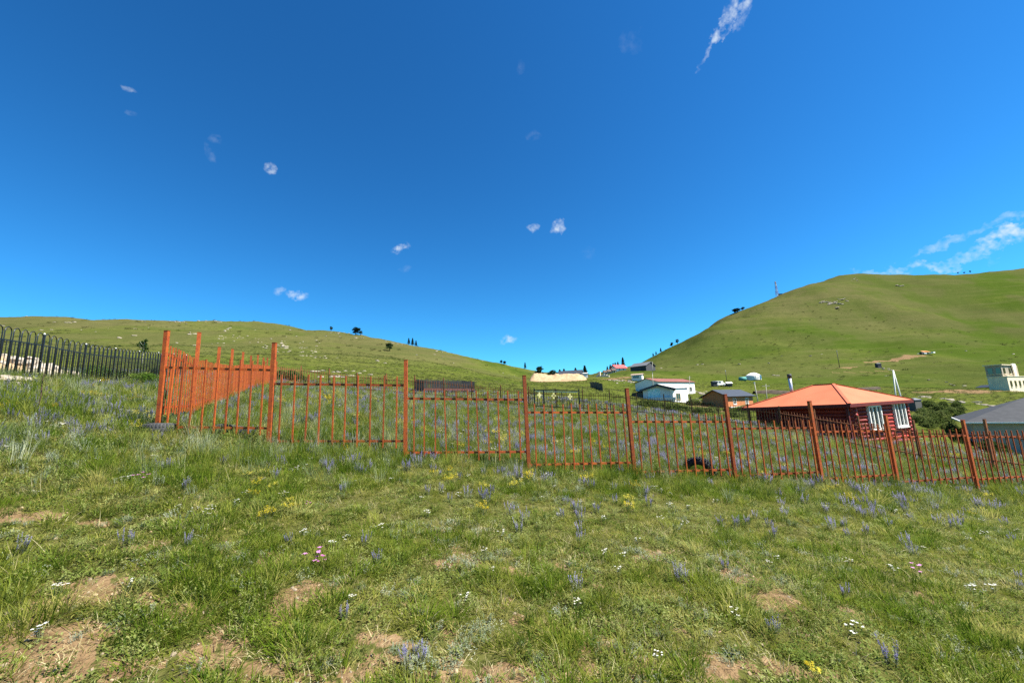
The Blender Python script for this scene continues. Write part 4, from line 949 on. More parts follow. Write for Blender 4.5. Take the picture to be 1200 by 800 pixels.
# ------------------------------------------------------------------ trees and shrubs
NEEDLE = leafmat('conifer_needles', (.010, .022, .010), (.018, .036, .014), (.030, .052, .018), .15, .3)
BARK = simple('bark', (.07, .05, .035), .3, 6, .9)
BIRCH = simple('pale_bark', (.5, .47, .4), .3, 8, .9)
LEAFB = leafmat('broad_leaves', (.020, .045, .012), (.035, .070, .016), (.055, .095, .025), .3, .8)
LEAFD = leafmat('shrub_leaves', (.045, .068, .014), (.085, .115, .028), (.14, .165, .05), .4, .8)
def crown_mesh(seed, kind, n, h, w, leaf, mat):
    r = random.Random(seed); m = MB()
    for k in range(n):
        if kind == 'spire':
            f = r.random() ** .75; rad = w * (1 - f) ** .85 * (.45 + .55 * abs(math.sin(f * 22))) + .05; a = r.uniform(0, 6.283); q = r.random() ** .4
            c = Vector((rad * q * math.cos(a), rad * q * math.sin(a), h * (.12 + .88 * f) - .15 * rad * q))
        elif kind == 'round':
            lob = r.randrange(9); rr2 = random.Random(seed * 31 + lob); cc = Vector((rr2.uniform(-.55, .55) * w, rr2.uniform(-.55, .55) * w, h * rr2.uniform(.24, .80)))
            d = Vector((r.gauss(0, 1), r.gauss(0, 1), r.gauss(0, 1))).normalized() * (r.random() ** .5) * w * rr2.uniform(.35, .6); d.z *= .8; c = cc + d
        else:
            a = r.uniform(0, 6.283); f = r.random(); q = r.random() ** .5; c = Vector((w * q * math.cos(a) * (1 - .5 * f), w * q * math.sin(a) * (1 - .5 * f), h * f * (1.05 - .35 * q)))
            c += Vector((.25 * w * math.sin(5 * a), 0, 0))
        nn = Vector((r.gauss(0, 1), r.gauss(0, 1), r.gauss(.5, 1))).normalized(); t_ = nn.orthogonal().normalized(); t_ = Matrix.Rotation(r.uniform(0, 6.28), 3, nn) @ t_; u_ = nn.cross(t_); s = leaf * r.uniform(.6, 1.3)
        m.add([c - t_ * s, c + u_ * s * .5, c + t_ * s, c - u_ * s * .5], [(0, 1, 2, 3)])
    return m.mesh('crown', mat)
def trunk_mesh(h, r0, mat, limbs=6, seed=0):
    r = random.Random(seed); m = MB(); m.tube([(0, 0, -.5), (0, 0, h * .3), (.03 * h, 0, h * .65), (0, .02 * h, h * .95)], [r0, r0 * .8, r0 * .5, r0 * .1], 7)
    for k in range(limbs):
        z = h * r.uniform(.25, .75); a = r.uniform(0, 6.28); l = h * .22 * r.uniform(.6, 1.2); m.tube([(0, 0, z), (l * .6 * math.cos(a), l * .6 * math.sin(a), z + l * .35), (l * math.cos(a), l * math.sin(a), z + l * .7)], [r0 * .3, r0 * .2, r0 * .06], 4)
    return m.mesh('trunk', mat, True)
SPIRE = [(crown_mesh(s, 'spire', 520, 9, 2.3, .55, NEEDLE), trunk_mesh(9, .22, BARK, 4, s)) for s in (1, 2)]
ROUND = [(crown_mesh(s, 'round', 620, 8, 2.7, .5, NEEDLE), trunk_mesh(6.5, .28, BARK, 7, s)) for s in (3, 4)]
def crest(px, Y):
    """the place near distance Y where this column of the terrain meets the sky"""
    ys = np.linspace(Y * .70, Y * 1.25, 90); d = ray(px, 400); 
    for _ in range(2):
        xs = d.x / d.y * ys; hh = height(xs, ys); k = int(np.argmax((hh - EYE.z) / ys)); q = Vector((xs[k], ys[k], hh[k])) - EYE
        d = ray(px, 400 - F * q.dot(UP) / q.dot(FWD))
    xs = d.x / d.y * ys; hh = height(xs, ys); k = max(0, int(np.argmax((hh - EYE.z) / ys)) - 1)
    return Vector((xs[k], ys[k], hh[k]))
def tree(label, px, Y, htpx, kind, group, wide=1., sky_=True):
    """height given by how tall it shows at its distance"""
    p = crest(px, Y) if sky_ else gpt(px, Y)
    dd = (p - EYE).dot(FWD); hm = htpx / F * dd; cr_, tk = (SPIRE if kind == 's' else ROUND)[random.randrange(2)]
    t = thing('conifer_tree', label, 'tree', p, random.uniform(0, 6), group); s = hm / 9.2; t.scale = (s * wide, s * wide, s)
    link('crown', cr_, t); link('trunk', tk, t); return t
g1 = 'conifers along the left hill crest'
tree('small round conifer alone on the left hill crest', 388, 318, 7, 'r', g1); tree('larger spreading conifer on the left hill crest', 417, 316, 12, 'r', g1, 1.5); tree('low spreading conifer leaning against the larger crest tree', 422.5, 316, 6, 'r', g1, 1.6)
for px, h in ((479, 8), (483.5, 9), (487.5, 7)): tree('dark conifer of the close trio among crest rocks', px, 305, h, 's', g1, 1.1)
tree('lone dark round conifer below the crest on the open left slope', 456.5, 205, 13, 'r', 'lone slope trees', 1.25, False)
for px, h in ((587.5, 5.5), (591.5, 6)): tree('tiny conifer of a pair where the left hill runs out', px, 330, h, 'r', g1, 1.2)
tree('thin spire conifer left of the sandy mound', 615.5, 330, 8, 's', g1, 1.0)
g2 = 'conifers behind the sandy mound'
tree('tall dense dark conifer at the end of the sandy mound', 632, 232, 20, 'r', g2, 1.15, False)
tree('broad dark conifer above the sandy mound', 646.5, 236, 16, 'r', g2, 1.6, False); tree('smaller conifer touching the broad dark one', 651.5, 238, 13, 'r', g2, 1.3, False)
for px, h in ((656.5, 12), (661.5, 13), (675, 13)): tree('short conifer peeping over the slate barn', px, 250, h, 's', g2, 1.4, False)
tree('dark spire conifer beside the tiny white shed', 686, 245, 15, 's', g2, 1.3, False)
g3 = 'conifers around the red roofed house'
tree('tall pointed spruce above the bright red roof', 730.5, 300, 13, 's', g3, 1.0, False)
for px, h in ((715.5, 7), (719, 8), (721.5, 8), (724.5, 8), (712, 6)): tree('small conifer in the row behind the pale cabins', px, 305, h, 's', g3, 1.3, False)
g4 = 'conifers on the right hill skyline'
for px, h in ((765.5, 4), (769, 4), (774.5, 5)): tree('tiny conifer low on the right hill skyline', px, 455, h, 's', g4, 1.4)
tree('round conifer halfway down the right skyline', 787.5, 468, 7, 'r', g4, 1.3); tree('small conifer just above the halfway tree on the skyline', 794, 474, 7, 'r', g4, 1.2)
for px, h, w_ in ((861, 6, 2.4), (864.5, 6, 2.2), (870.5, 4.5, 2.4)): tree('bushy conifer of the clump high on the right skyline', px, 540, h, 'r', g4, w_)
for px, h, w_ in ((1123, 3, 1.0), (1130, 2.2, 1.8), (1137, 3.2, 1.2)): tree('tiny conifer on the far right ridge', px, 682, h, 'r', g4, w_)
# sapling with pale trunk above the black fence
p = gpt(166, 60); t = thing('young_tree', 'young leafy tree with pale trunk above the black hoop fence', 'tree', p)
link('crown', crown_mesh(21, 'round', 420, 3.4, 1.0, .17, LEAFB), t).location = (0, 0, .9); link('trunk', trunk_mesh(3.6, .11, BIRCH, 5, 5), t); t.scale = (.75, .75, 1.0)
# shrubs
SHR = [crown_mesh(s, 'bush', 700, 1.0, .75, .085, LEAFD) for s in (5, 6, 7)]; SHRD = [crown_mesh(s, 'bush', 700, 1.0, .75, .085, LEAFB) for s in (8, 9)]
SHRL = [crown_mesh(s, 'bush', 900, 1.0, .8, .06, leafmat('lush_leaves%d' % s, (.05, .10, .012), (.085, .15, .02), (.14, .20, .035), .4, .8)) for s in (15, 16)]
STEM = MB()
for k in range(7):
    a = k * .9; STEM.tube([(0, 0, -.2), (.15 * math.cos(a), .15 * math.sin(a), .35), (.42 * math.cos(a), .42 * math.sin(a), .75)], [.02, .014, .006], 4)
STEM = STEM.mesh('stem', BARK)
rnd = random.Random(12)
def shrubs(label, group, n, px0, px1, Y0, Y1, s0, s1, meshes, fy=None):
    for k in range(n):
        px = rnd.uniform(px0, px1); Y = rnd.uniform(Y0, Y1); p = gpt(px, Y); t = thing('leafy_shrub', label, 'shrub', p, rnd.uniform(0, 6), group); s = rnd.uniform(s0, s1); t.scale = (s * rnd.uniform(1, 1.5), s * rnd.uniform(1, 1.5), s)
        t['label'] = ('tall ' if s > .5 * (s0 + s1) else 'low ') + label; t['group'] = ('taller ' if s > .5 * (s0 + s1) else 'lower ') + group
        link('foliage', meshes[k % len(meshes)], t); link('stem', STEM, t)
shrubs('rounded green shrub in the thicket between log house and grey house', 'shrubs between the houses', 60, 1074, 1128, 42, 66, .45, .95, SHR)
shrubs('dark green shrub below the mural house and the brown house', 'shrubs below the mural house', 46, 748, 872, 50, 74, .5, 1.1, SHR)
shrubs('green shrub on the bank beside the white annex', 'shrubs on the annex bank', 14, 806, 832, 84, 100, .6, 1.2, SHR)
shrubs('dark shrub growing behind the far corner of the plot', 'shrubs behind the plot corner', 8, 326, 352, 36, 42, .7, 1.2, SHRD)
shrubs('lush bright green shrub along the foot of the hoop fence', 'shrubs along the hoop fence', 14, 100, 186, 15.5, 22, .35, .7, SHRL)
shrubs('dark shrub in the hollow on the left hill', 'shrubs in the hollow', 10, 60, 150, 105, 125, .35, .6, SHRD)
shrubs('leafy shrub against the grey wall of the dark roofed house', 'shrubs at the grey wall', 4, 1158, 1178, 31, 32.5, .7, 1.0, SHRD)
# ------------------------------------------------------------------ meadow plants
GRASS_M = leafmat('grass_blades', (.080, .120, .010), (.190, .212, .028), (.370, .345, .100), .5, .9)
GRASS_L = leafmat('lush_grass', (.062, .118, .008), (.130, .188, .015), (.230, .255, .044), .48, .7)
DRYG = leafmat('dry_grass', (.25, .21, .085), (.38, .33, .155), (.52, .46, .26), .35, 1.5)
FORB = leafmat('weed_leaves', (.070, .112, .016), (.140, .185, .036), (.250, .275, .090), .38, 1.2)
SILV = leafmat('silvery_leaves', (.13, .17, .09), (.21, .25, .155), (.34, .37, .27), .25, 1.5)
FEATH = leafmat('feather_grass_blades', (.12, .16, .065), (.22, .26, .13), (.36, .39, .25), .35, 1.)
STALK = leafmat('flower_stalks', (.06, .09, .03), (.09, .12, .05), (.13, .16, .08), .25, 1.)
def petal(name, a, b, c): return leafmat(name, a, b, c, .3, 3.)
VIOL = petal('violet_petals', (.15, .14, .29), (.22, .205, .38), (.31, .29, .45)); YEL = petal('yellow_petals', (.55, .42, .02), (.72, .58, .03), (.78, .68, .10)); WHT = petal('white_petals', (.66, .64, .54), (.76, .75, .68), (.84, .84, .80)); PNK = petal('pink_petals', (.55, .16, .42), (.66, .26, .56), (.75, .40, .66))
def blade(m, base, az, lean, ln, w, curl=.8, seg=3, tw=0):
    d = Vector((math.cos(az), math.sin(az), 0)); s = Vector((-d.y, d.x, 0)); s = (s * math.cos(tw) + Vector((0, 0, 1)) * math.sin(tw) * .5).normalized(); p = Vector(base); a = lean; vs = []; st = ln / seg
    for i in range(seg + 1):
        ww = w * (1 - i / seg) ** .7 if i < seg else 0
        if i < seg: vs += [p - s * ww / 2, p + s * ww / 2]
        else: vs.append(p)
        a += curl / seg; p = p + d * st * math.sin(a) + Vector((0, 0, 1)) * st * math.cos(a)
    fs = [(2 * i, 2 * i + 1, 2 * i + 3, 2 * i + 2) for i in range(seg - 1)] + [(2 * seg - 2, 2 * seg - 1, 2 * seg)]
    m.add(vs, fs)
def leafq(m, c, n, t, l, w):
    u = n.cross(t).normalized(); m.add([c, c + t * l * .5 + u * w / 2 + n * l * .06, c + t * l, c + t * l * .5 - u * w / 2 + n * l * .06], [(0, 1, 2, 3)])
def grass_tuft(seed, n, rad, h0, h1, w, mat, lean=.5, curl=1.0):
    r = random.Random(seed); m = MB()
    for k in range(n):
        a = r.uniform(0, 6.283); q = rad * r.random() ** .5; az = a + r.gauss(0, .7)
        blade(m, (q * math.cos(a), q * math.sin(a), -.01), az, abs(r.gauss(.12, lean * .5)), r.uniform(h0, h1), w * r.uniform(.7, 1.3), r.uniform(.2, curl) , 3, r.uniform(-1, 1))
    return m.mesh('tuft', mat)
def forb(seed, n, rad, h, l, mat, narrow=.5):
    r = random.Random(seed); m = MB()
    for k in range(n):
        a = r.uniform(0, 6.283); q = rad * r.random() ** .5; c = Vector((q * math.cos(a), q * math.sin(a), h * r.random() ** 1.3)); az = a + r.gauss(0, 1.1); el = r.uniform(-.2, .9)
        t = Vector((math.cos(az) * math.cos(el), math.sin(az) * math.cos(el), math.sin(el))); nn = Vector((-math.cos(az) * math.sin(el), -math.sin(az) * math.sin(el), math.cos(el)))
        ll = l * r.uniform(.6, 1.3); leafq(m, c, nn, t, ll, ll * narrow * r.uniform(.8, 1.2))
    return m.mesh('forb', mat)
def spray(seed, n, rad, h, mat, leaf=.02, narrow=.3):
    """upright stems with small leaves all along them"""
    r = random.Random(seed); m = MB()
    for k in range(n):
        a = r.uniform(0, 6.283); q = rad * r.random() ** .5; lean = r.uniform(0, .45); b = Vector((q * math.cos(a), q * math.sin(a), 0)); hh = h * r.uniform(.6, 1.1); d = Vector((math.cos(a) * lean, math.sin(a) * lean, 1)).normalized()
        blade(m, b, a, lean, hh, .005, .1, 2)
        for j in range(9):
            c = b + d * hh * (j + 1) / 9.5; az = r.uniform(0, 6.283); el = r.uniform(.1, .8); t = Vector((math.cos(az) * math.cos(el), math.sin(az) * math.cos(el), math.sin(el))); nn = Vector((-math.cos(az) * math.sin(el), -math.sin(az) * math.sin(el), math.cos(el)))
            leafq(m, c, nn, t, leaf * r.uniform(.7, 1.4), leaf * narrow)
    return m.mesh('spray', mat)
def flower_parts(kind, seed):
    """(stalk mesh, blossom mesh) of one flowering plant"""
    r = random.Random(seed); st = MB(); bl = MB()
    if kind == 'violet':
        for k in range(9):
            a = r.uniform(0, 6.28); q = .07 * r.random() ** .5; b = Vector((q * math.cos(a), q * math.sin(a), 0)); lean = r.uniform(0, .28); hh = r.uniform(.16, .30); d = Vector((math.cos(a) * lean, math.sin(a) * lean, 1)).normalized()
            st.bar(b, b + d * hh * .7, .006, None, 3)
            for j in range(8):
                az = r.uniform(0, 6.28); t = Vector((math.cos(az), math.sin(az), .6)).normalized(); leafq(st, b + d * hh * .07 * (j + 1), Vector((-t.x * .5, -t.y * .5, .8)).normalized(), t, .035, .010)
            for j in range(22):
                c = b + d * hh * (.52 + .48 * j / 22); az = r.uniform(0, 6.28); t = Vector((math.cos(az), math.sin(az), .5)).normalized(); leafq(bl, c, Vector((-t.x * .4, -t.y * .4, .8)).normalized(), t, .020 * (1 - .45 * j / 22), .012)
    elif kind == 'yellow':
        for k in range(10):
            a = r.uniform(0, 6.28); q = .09 * r.random() ** .5; b = Vector((q * math.cos(a), q * math.sin(a), 0)); lean = r.uniform(0, .35); hh = r.uniform(.14, .27); d = Vector((math.cos(a) * lean, math.sin(a) * lean, 1)).normalized()
            st.bar(b, b + d * hh, .006, None, 3)
            for j in range(6):
                az = r.uniform(0, 6.28); t = Vector((math.cos(az), math.sin(az), .5)).normalized(); leafq(st, b + d * hh * .11 * (j + 1), Vector((-t.x * .5, -t.y * .5, .8)).normalized(), t, .030, .006)
            for j in range(26):
                c = b + d * hh * r.uniform(.72, 1.05) + Vector((r.gauss(0, .016), r.gauss(0, .016), 0)); az = r.uniform(0, 6.28); t = Vector((math.cos(az), math.sin(az), r.uniform(-.1, .5))).normalized(); leafq(bl, c, Vector((0, 0, 1)), t, .016, .013)
    else:
        n = 7 if kind == 'white' else 5
        for k in range(n):
            a = r.uniform(0, 6.28); q = .06 * r.random() ** .5; b = Vector((q * math.cos(a), q * math.sin(a), 0)); lean = r.uniform(.05, .5); hh = r.uniform(.07, .18); d = Vector((math.cos(a) * lean, math.sin(a) * lean, 1)).normalized()
            st.bar(b, b + d * hh, .005, None, 3); c = b + d * hh
            for j in range(5):
                az = r.uniform(0, 6.28); t = Vector((math.cos(az), math.sin(az), .4)).normalized(); leafq(st, b + d * hh * .15 * (j + 1), Vector((-t.x * .4, -t.y * .4, .8)).normalized(), t, .035, .012)
            for j in range(8):
                az = 2 * math.pi * j / 8 + r.uniform(-.2, .2); t = Vector((math.cos(az), math.sin(az), r.uniform(.0, .35))).normalized(); leafq(bl, c, Vector((0, 0, 1)), t, .020 if kind == 'white' else .026, .012 if kind == 'white' else .018)
            for j in range(5): leafq(bl, c + Vector((r.gauss(0, .012), r.gauss(0, .012), .004)), Vector((0, 0, 1)), Vector((r.gauss(0, 1), r.gauss(0, 1), .1)).normalized(), .014, .012)
    return st, bl
PET = {'violet': VIOL, 'yellow': YEL, 'white': WHT, 'pink': PNK}
def merged_flower(kind, seed):
    st, bl = flower_parts(kind, seed); n = len(st.f); m = MB(); m.add(st.v, st.f); m.add(bl.v, bl.f); me = m.mesh(kind, STALK if kind != 'violet' else SILV2); me.materials.append(PET[kind])
    idx = np.zeros(len(me.polygons), np.int32); idx[n:] = 1; me.polygons.foreach_set('material_index', idx); return me
SILV2 = leafmat('grey_green_leaves', (.11, .13, .075), (.17, .195, .12), (.25, .27, .19), .3, 1.5)

def pool(name, meshes):
    c = bpy.data.collections.new(name)
    for k, me in enumerate(meshes): c.objects.link(bpy.data.objects.new('%s_%02d' % (name, k), me))
    return c
def scatter(name, label, cat, P, rot, scl, idx, coll):
    me = bpy.data.meshes.new(name); me.vertices.add(len(P)); me.vertices.foreach_set('co', P.astype(np.float32).ravel())
    for nm, ty, arr, key in (('rot', 'FLOAT_VECTOR', rot, 'vector'), ('scl', 'FLOAT_VECTOR', scl, 'vector'), ('idx', 'INT', idx, 'value')):
        a = me.attributes.new(nm, ty, 'POINT'); a.data.foreach_set(key, np.ascontiguousarray(arr, np.int32 if ty == 'INT' else np.float32).ravel())
    o = link(name, me); tag(o, label, cat, kind='stuff')
    g = bpy.data.node_groups.new(name + '_nodes', 'GeometryNodeTree')
    g.interface.new_socket('Geometry', in_out='INPUT', socket_type='NodeSocketGeometry'); g.interface.new_socket('Geometry', in_out='OUTPUT', socket_type='NodeSocketGeometry')
    gi = g.nodes.new('NodeGroupInput'); go = g.nodes.new('NodeGroupOutput'); ip = g.nodes.new('GeometryNodeInstanceOnPoints'); ci = g.nodes.new('GeometryNodeCollectionInfo')
    ci.inputs['Collection'].default_value = coll; ci.inputs['Separate Children'].default_value = True; ci.inputs['Reset Children'].default_value = True; ip.inputs['Pick Instance'].default_value = True
    def na(n, ty): q = g.nodes.new('GeometryNodeInputNamedAttribute'); q.data_type = ty; q.inputs['Name'].default_value = n; return q.outputs['Attribute']
    g.links.new(gi.outputs[0], ip.inputs['Points']); g.links.new(ci.outputs[0], ip.inputs['Instance']); g.links.new(na('rot', 'FLOAT_VECTOR'), ip.inputs['Rotation']); g.links.new(na('scl', 'FLOAT_VECTOR'), ip.inputs['Scale']); g.links.new(na('idx', 'INT'), ip.inputs['Instance Index'])
    g.links.new(ip.outputs[0], go.inputs[0]); md = o.modifiers.new('scatter', 'NODES'); md.node_group = g
    return o
def sector(n_at5, r0, r1, p, az=62):
    """random ground points with density n_at5*(5/r)^p per square metre (flat inside 5 m)"""
    out = []; edges = np.geomspace(r0, r1, 40)
    for a, b in zip(edges[:-1], edges[1:]):
        rm = (a + b) / 2; dens = n_at5 * (5 / max(rm, 4)) ** p; n = RNG.poisson(dens * R(az) * (b * b - a * a))
        r = np.sqrt(RNG.uniform(a * a, b * b, n)); t = RNG.uniform(-R(az), R(az), n); out.append(np.stack([r * np.sin(t), r * np.cos(t)], -1))
    return np.concatenate(out)
def lay(xy, smin, smax, tilt=.12, grow=0., hs=None):
    x, y = xy[:, 0], xy[:, 1]; z = height(x, y); n = len(x); r = np.hypot(x, y)
    rot = np.stack([RNG.normal(0, tilt, n), RNG.normal(0, tilt, n), RNG.uniform(0, 6.283, n)], -1)
    s = RNG.uniform(smin, smax, n) * np.maximum(1, r / 6) ** grow; sc3 = np.stack([s, s, s * (1 if hs is None else hs)], -1)
    return np.stack([x, y, z], -1), rot, sc3
def tall(x, y):
    """0 on the trodden foreground, 1 in the uncut growth by and behind the fence"""
    d = y - fence_y(x) - .9 * (fbm(x / 1.3, y / 1.3, 3, 200) - .5) * 2
    base = sstep(-2.6, -.2, d); left = sstep(-1.5, -4.5, x) * sstep(3.6, 5.4, y); return np.clip(np.maximum(base, left * .85), 0, 1)
def keep(xy, prob): return xy[RNG.random(len(xy)) < prob]

NEAR = pool('grass_pool', [grass_tuft(s, 40, .085, .035, .10, .0052, GRASS_M, .85, 1.7) for s in range(4)] + [grass_tuft(10 + s, 50, .09, .06, .15, .0055, GRASS_L, .55, 1.1) for s in range(3)] + [grass_tuft(16 + s, 70, .09, .12, .24, .0055, (GRASS_L, GRASS_M)[s], .6, 1.1) for s in range(2)])
xy = sector(205, 1.6, 36, 1.42); sm = soil_mask(xy[:, 0], xy[:, 1]); pat = fbm(xy[:, 0] / .7, xy[:, 1] / .7, 3, 210); tl = tall(xy[:, 0], xy[:, 1])
k = RNG.random(len(xy)) < np.clip(1.1 - 1.25 * sm, .05, 1) * (.55 + .45 * sstep(.35, .6, pat) + .3 * tl); xy = xy[k]; tl = tl[k]; pat = pat[k]
P, ro, sc_ = lay(xy, .5, 1.3, .18, .42, (.75 + 1.0 * tl * RNG.uniform(.5, 1.3, len(xy))))
lush = RNG.random(len(xy)) < np.clip(sstep(.46, .62, pat) * .75, 0, 1) * (1 - .65 * sstep(.2, 2., xy[:, 1] - fence_y(xy[:, 0])))
scatter('meadow_grass', 'short green meadow grass covering the foreground and the fenced plot', 'grass', P, ro, sc_, np.where(RNG.random(len(xy)) < .028, RNG.integers(7, 9, len(xy)), np.where(lush, RNG.integers(4, 7, len(xy)), RNG.integers(0, 4, len(xy)))), NEAR)

FORBS = pool('weed_pool', [forb(s, 70, .09, .035, .019, FORB, .5) for s in range(3)] + [forb(7 + s, 46, .085, .05, .030, FORB, .3) for s in range(2)] + [spray(3, 12, .06, .10, FORB, .017, .4)])
xy = sector(120, 1.6, 26, 1.35); sm = soil_mask(xy[:, 0], xy[:, 1]); pat = fbm(xy[:, 0] / .45 + 30, xy[:, 1] / .45, 3, 220); tl = tall(xy[:, 0], xy[:, 1])
k = RNG.random(len(xy)) < np.clip(1.1 - 1.1 * sm, .10, 1) * (.3 + .7 * sstep(.4, .6, pat)); xy = xy[k]; tl = tl[k]
P, ro, sc_ = lay(xy, .6, 1.25, .2, .42, .8 + 1.3 * tl)
scatter('low_weeds', 'low leafy weeds mixed through the trodden grass', 'weeds', P, ro, sc_, RNG.integers(0, 6, len(xy)), FORBS)

SILVP = pool('silver_pool', [spray(20 + s, 14, .07, .08, SILV, .018, .3) for s in range(2)] + [forb(25, 60, .085, .045, .02, SILV, .3)])
xy = sector(44, 1.6, 30, 1.2); pat = fbm(xy[:, 0] / .55 + 90, xy[:, 1] / .55 + 9, 3, 230); tl = tall(xy[:, 0], xy[:, 1]); xy_ = keep(xy, sstep(.50, .66, pat) * .8 + .06 + .14 * tl)
P, ro, sc_ = lay(xy_, .35, .95, .2, .4, .8 + 1.5 * tall(xy_[:, 0], xy_[:, 1]))
scatter('silvery_weeds', 'silver grey leafy weeds in patches through the meadow', 'weeds', P, ro, sc_, RNG.integers(0, 3, len(xy_)), SILVP)

DRYP = pool('straw_pool', [grass_tuft(40 + s, 16, .09, .03, .10, .0035, DRYG, .9, 1.6) for s in range(3)] + [grass_tuft(44, 5, .05, .14, .30, .003, DRYG, .6, 1.0)])
xy = sector(95, 1.6, 30, 1.35); sm = soil_mask(xy[:, 0], xy[:, 1]); pat = fbm(xy[:, 0] / .6 + 9, xy[:, 1] / .6 + 60, 3, 240); xy = keep(xy, .42 + .5 * sstep(.42, .62, pat) * (1 - .4 * sm))
P, ro, sc_ = lay(xy, .6, 1.3, .2, .4, .7 + .8 * tall(xy[:, 0], xy[:, 1]))
scatter('dry_straw', 'dry straw coloured blades lying among the green grass', 'straw', P, ro, sc_, np.where(RNG.random(len(xy)) < .08, 3, RNG.integers(0, 3, len(xy))), DRYP)

FEA = pool('feather_pool', [grass_tuft(50 + s, 34, .09, .25, .48, .005, FEATH, .28, .5) for s in range(3)])
xy = sector(16, 4.5, 34, 1.0); pat = fbm(xy[:, 0] / 1.1 + 9, xy[:, 1] / 1.1 + 160, 3, 250); tl = tall(xy[:, 0], xy[:, 1]); xy = keep(xy, (sstep(.5, .66, pat) * .7 + .06) * tl * (.5 + .5 * sstep(-1, -5, xy[:, 0])))
P, ro, sc_ = lay(xy, .55, 1.0, .1, .2)
scatter('feather_grass', 'tall pale feathery grass around the fence foot', 'grass', P, ro, sc_, RNG.integers(0, 3, len(xy)), FEA)

FLO = pool('flower_pool', [merged_flower('violet', s) for s in (1, 2, 3)] + [merged_flower('yellow', 4), merged_flower('white', 5)])
xy = sector(62, 5.2, 48, .95); x, y = xy[:, 0], xy[:, 1]; tl = tall(x, y); pat = fbm(x / 1.4 + 3, y / 1.0 + 260, 3, 260); ins = sstep(-.5, 1.5, y - fence_y(x)); xy = keep(xy, (sstep(.44, .62, pat) * .42 + .04) * tl * (.55 + .45 * ins)); n = len(xy)
P, ro, sc_ = lay(xy, .42, .85, .1, .30); u = RNG.random(n); pat2 = fbm(xy[:, 0] / 1.2 + 70, xy[:, 1] / 1.2 + 7, 2, 270)
idx = np.where(u < .82, RNG.integers(0, 3, n), np.where((u < .92) & (pat2 > .42), 3, 4))
scatter('meadow_wildflowers', 'haze of violet yellow and white wildflowers through the fenced meadow', 'wildflowers', P, ro, sc_, idx, FLO)

# pebbles and clods on the bare soil
PEB = pool('pebble_pool', [rock_mesh(70 + s, 6, 4, simple('pebble%d' % s, c_, .3, 30, .9)) for s, c_ in enumerate(((.30, .22, .13), (.22, .155, .085), (.24, .19, .13)))])
xy = sector(160, 1.6, 8, 1.2); sm = soil_mask(xy[:, 0], xy[:, 1]); xy = keep(xy, np.clip(sm * 1.1, .04, 1)); P, ro, sc_ = lay(xy, .15, 1.0, .5, .2); sc_ *= .016 * RNG.uniform(.4, 1.3, (len(xy), 1))
scatter('soil_pebbles', 'small stones and clods on the bare brown soil', 'pebbles', P, ro, sc_, RNG.integers(0, 3, len(xy)), PEB)
# coarse tussocks over the slopes beyond the plot
TUSM = leafmat('slope_tussock', (.060, .078, .014), (.100, .115, .030), (.165, .160, .065), .3, .12)
TUS = pool('tussock_pool', [grass_tuft(60 + s, 40, .34, .14, .30, .022, TUSM, .6, .9) for s in range(3)] + [forb(64, 40, .32, .16, .10, TUSM, .5)])
xy = sector(.9, 26, 190, 0, 60); pat = fbm(xy[:, 0] / 9, xy[:, 1] / 9, 4, 280); xy = keep(xy, .35 + .65 * sstep(.35, .6, pat))
P, ro, sc_ = lay(xy, .6, 1.35, .1, 0)
scatter('slope_tussocks', 'coarse grass tussocks over the slopes beyond the fences', 'grass', P, ro, sc_, RNG.integers(0, 4, len(xy)), TUS)

xy = sector(.012, 190, 560, 0, 56); pat = fbm(xy[:, 0] / 30, xy[:, 1] / 30, 4, 290); xy = keep(xy, .1 + .9 * sstep(.42, .62, pat))
SCM = leafmat('slope_scrub', (.022, .034, .008), (.050, .062, .016), (.110, .105, .045), .2, .05)
SCR = pool('scrub_pool', [forb(95 + s, 60, .9, .5, .34, SCM, .6) for s in range(3)])
P, ro, sc_ = lay(xy, .4, 1.3, .1, 0)
scatter('slope_scrub', 'low dark scrub and coarse tufts dotted over the far hillsides', 'scrub', P, ro, sc_, RNG.integers(0, 3, len(xy)), SCR)

# ------------------------------------------------------------------ single flowering plants one can pick out
PROTO = {}
for kind in PET:
    PROTO[kind] = []
    for s in (101, 102, 103):
        st, bl = flower_parts(kind, s); PROTO[kind].append((st.mesh('stalk', STALK if kind != 'violet' else SILV2), bl.mesh('blossom', PET[kind])))
rf = random.Random(77)
def flower(kind, px, py, label, group, s=1.):
    g = ground_px(px, py, 40); t = thing(kind + '_flower', label, 'flower', g, rf.uniform(0, 6), group); s *= .62; t.scale = (s, s, s); st, bl = rf.choice(PROTO[kind]); link('stalk', st, t); link('blossom', bl, t)
for px, py in ((148, 640), (218, 640), (444, 662), (340, 640), (428, 640), (676, 692), (850, 668), (796, 676), (800, 682), (738, 596), (215, 575), (20, 650), (680, 635), (908, 742), (1045, 780), (990, 700)): flower('violet', px, py, 'violet flower spike standing alone in the short trodden grass', 'single violet flowers', rf.uniform(.65, .95))
for px, py in ((478, 782), (486, 770), (492, 778), (1196, 690), (1194, 680), (795, 680), (403, 726)): flower('violet', px, py, 'clump of greyish violet spikes beside bare soil', 'violet clumps by the bare soil', rf.uniform(.5, .7))
def VZ(px):
    for lim, w in ((520, 'the panels next to the orange corner'), (690, 'the middle panels of the rusty fence'), (850, 'the fence panel with the tyre behind it'), (1020, 'the fence panels facing the red log house'), (9999, 'the fence panels facing the charcoal roof')):
        if px < lim: return 'violet flower spike in the drift before ' + w, 'violet drift before ' + w
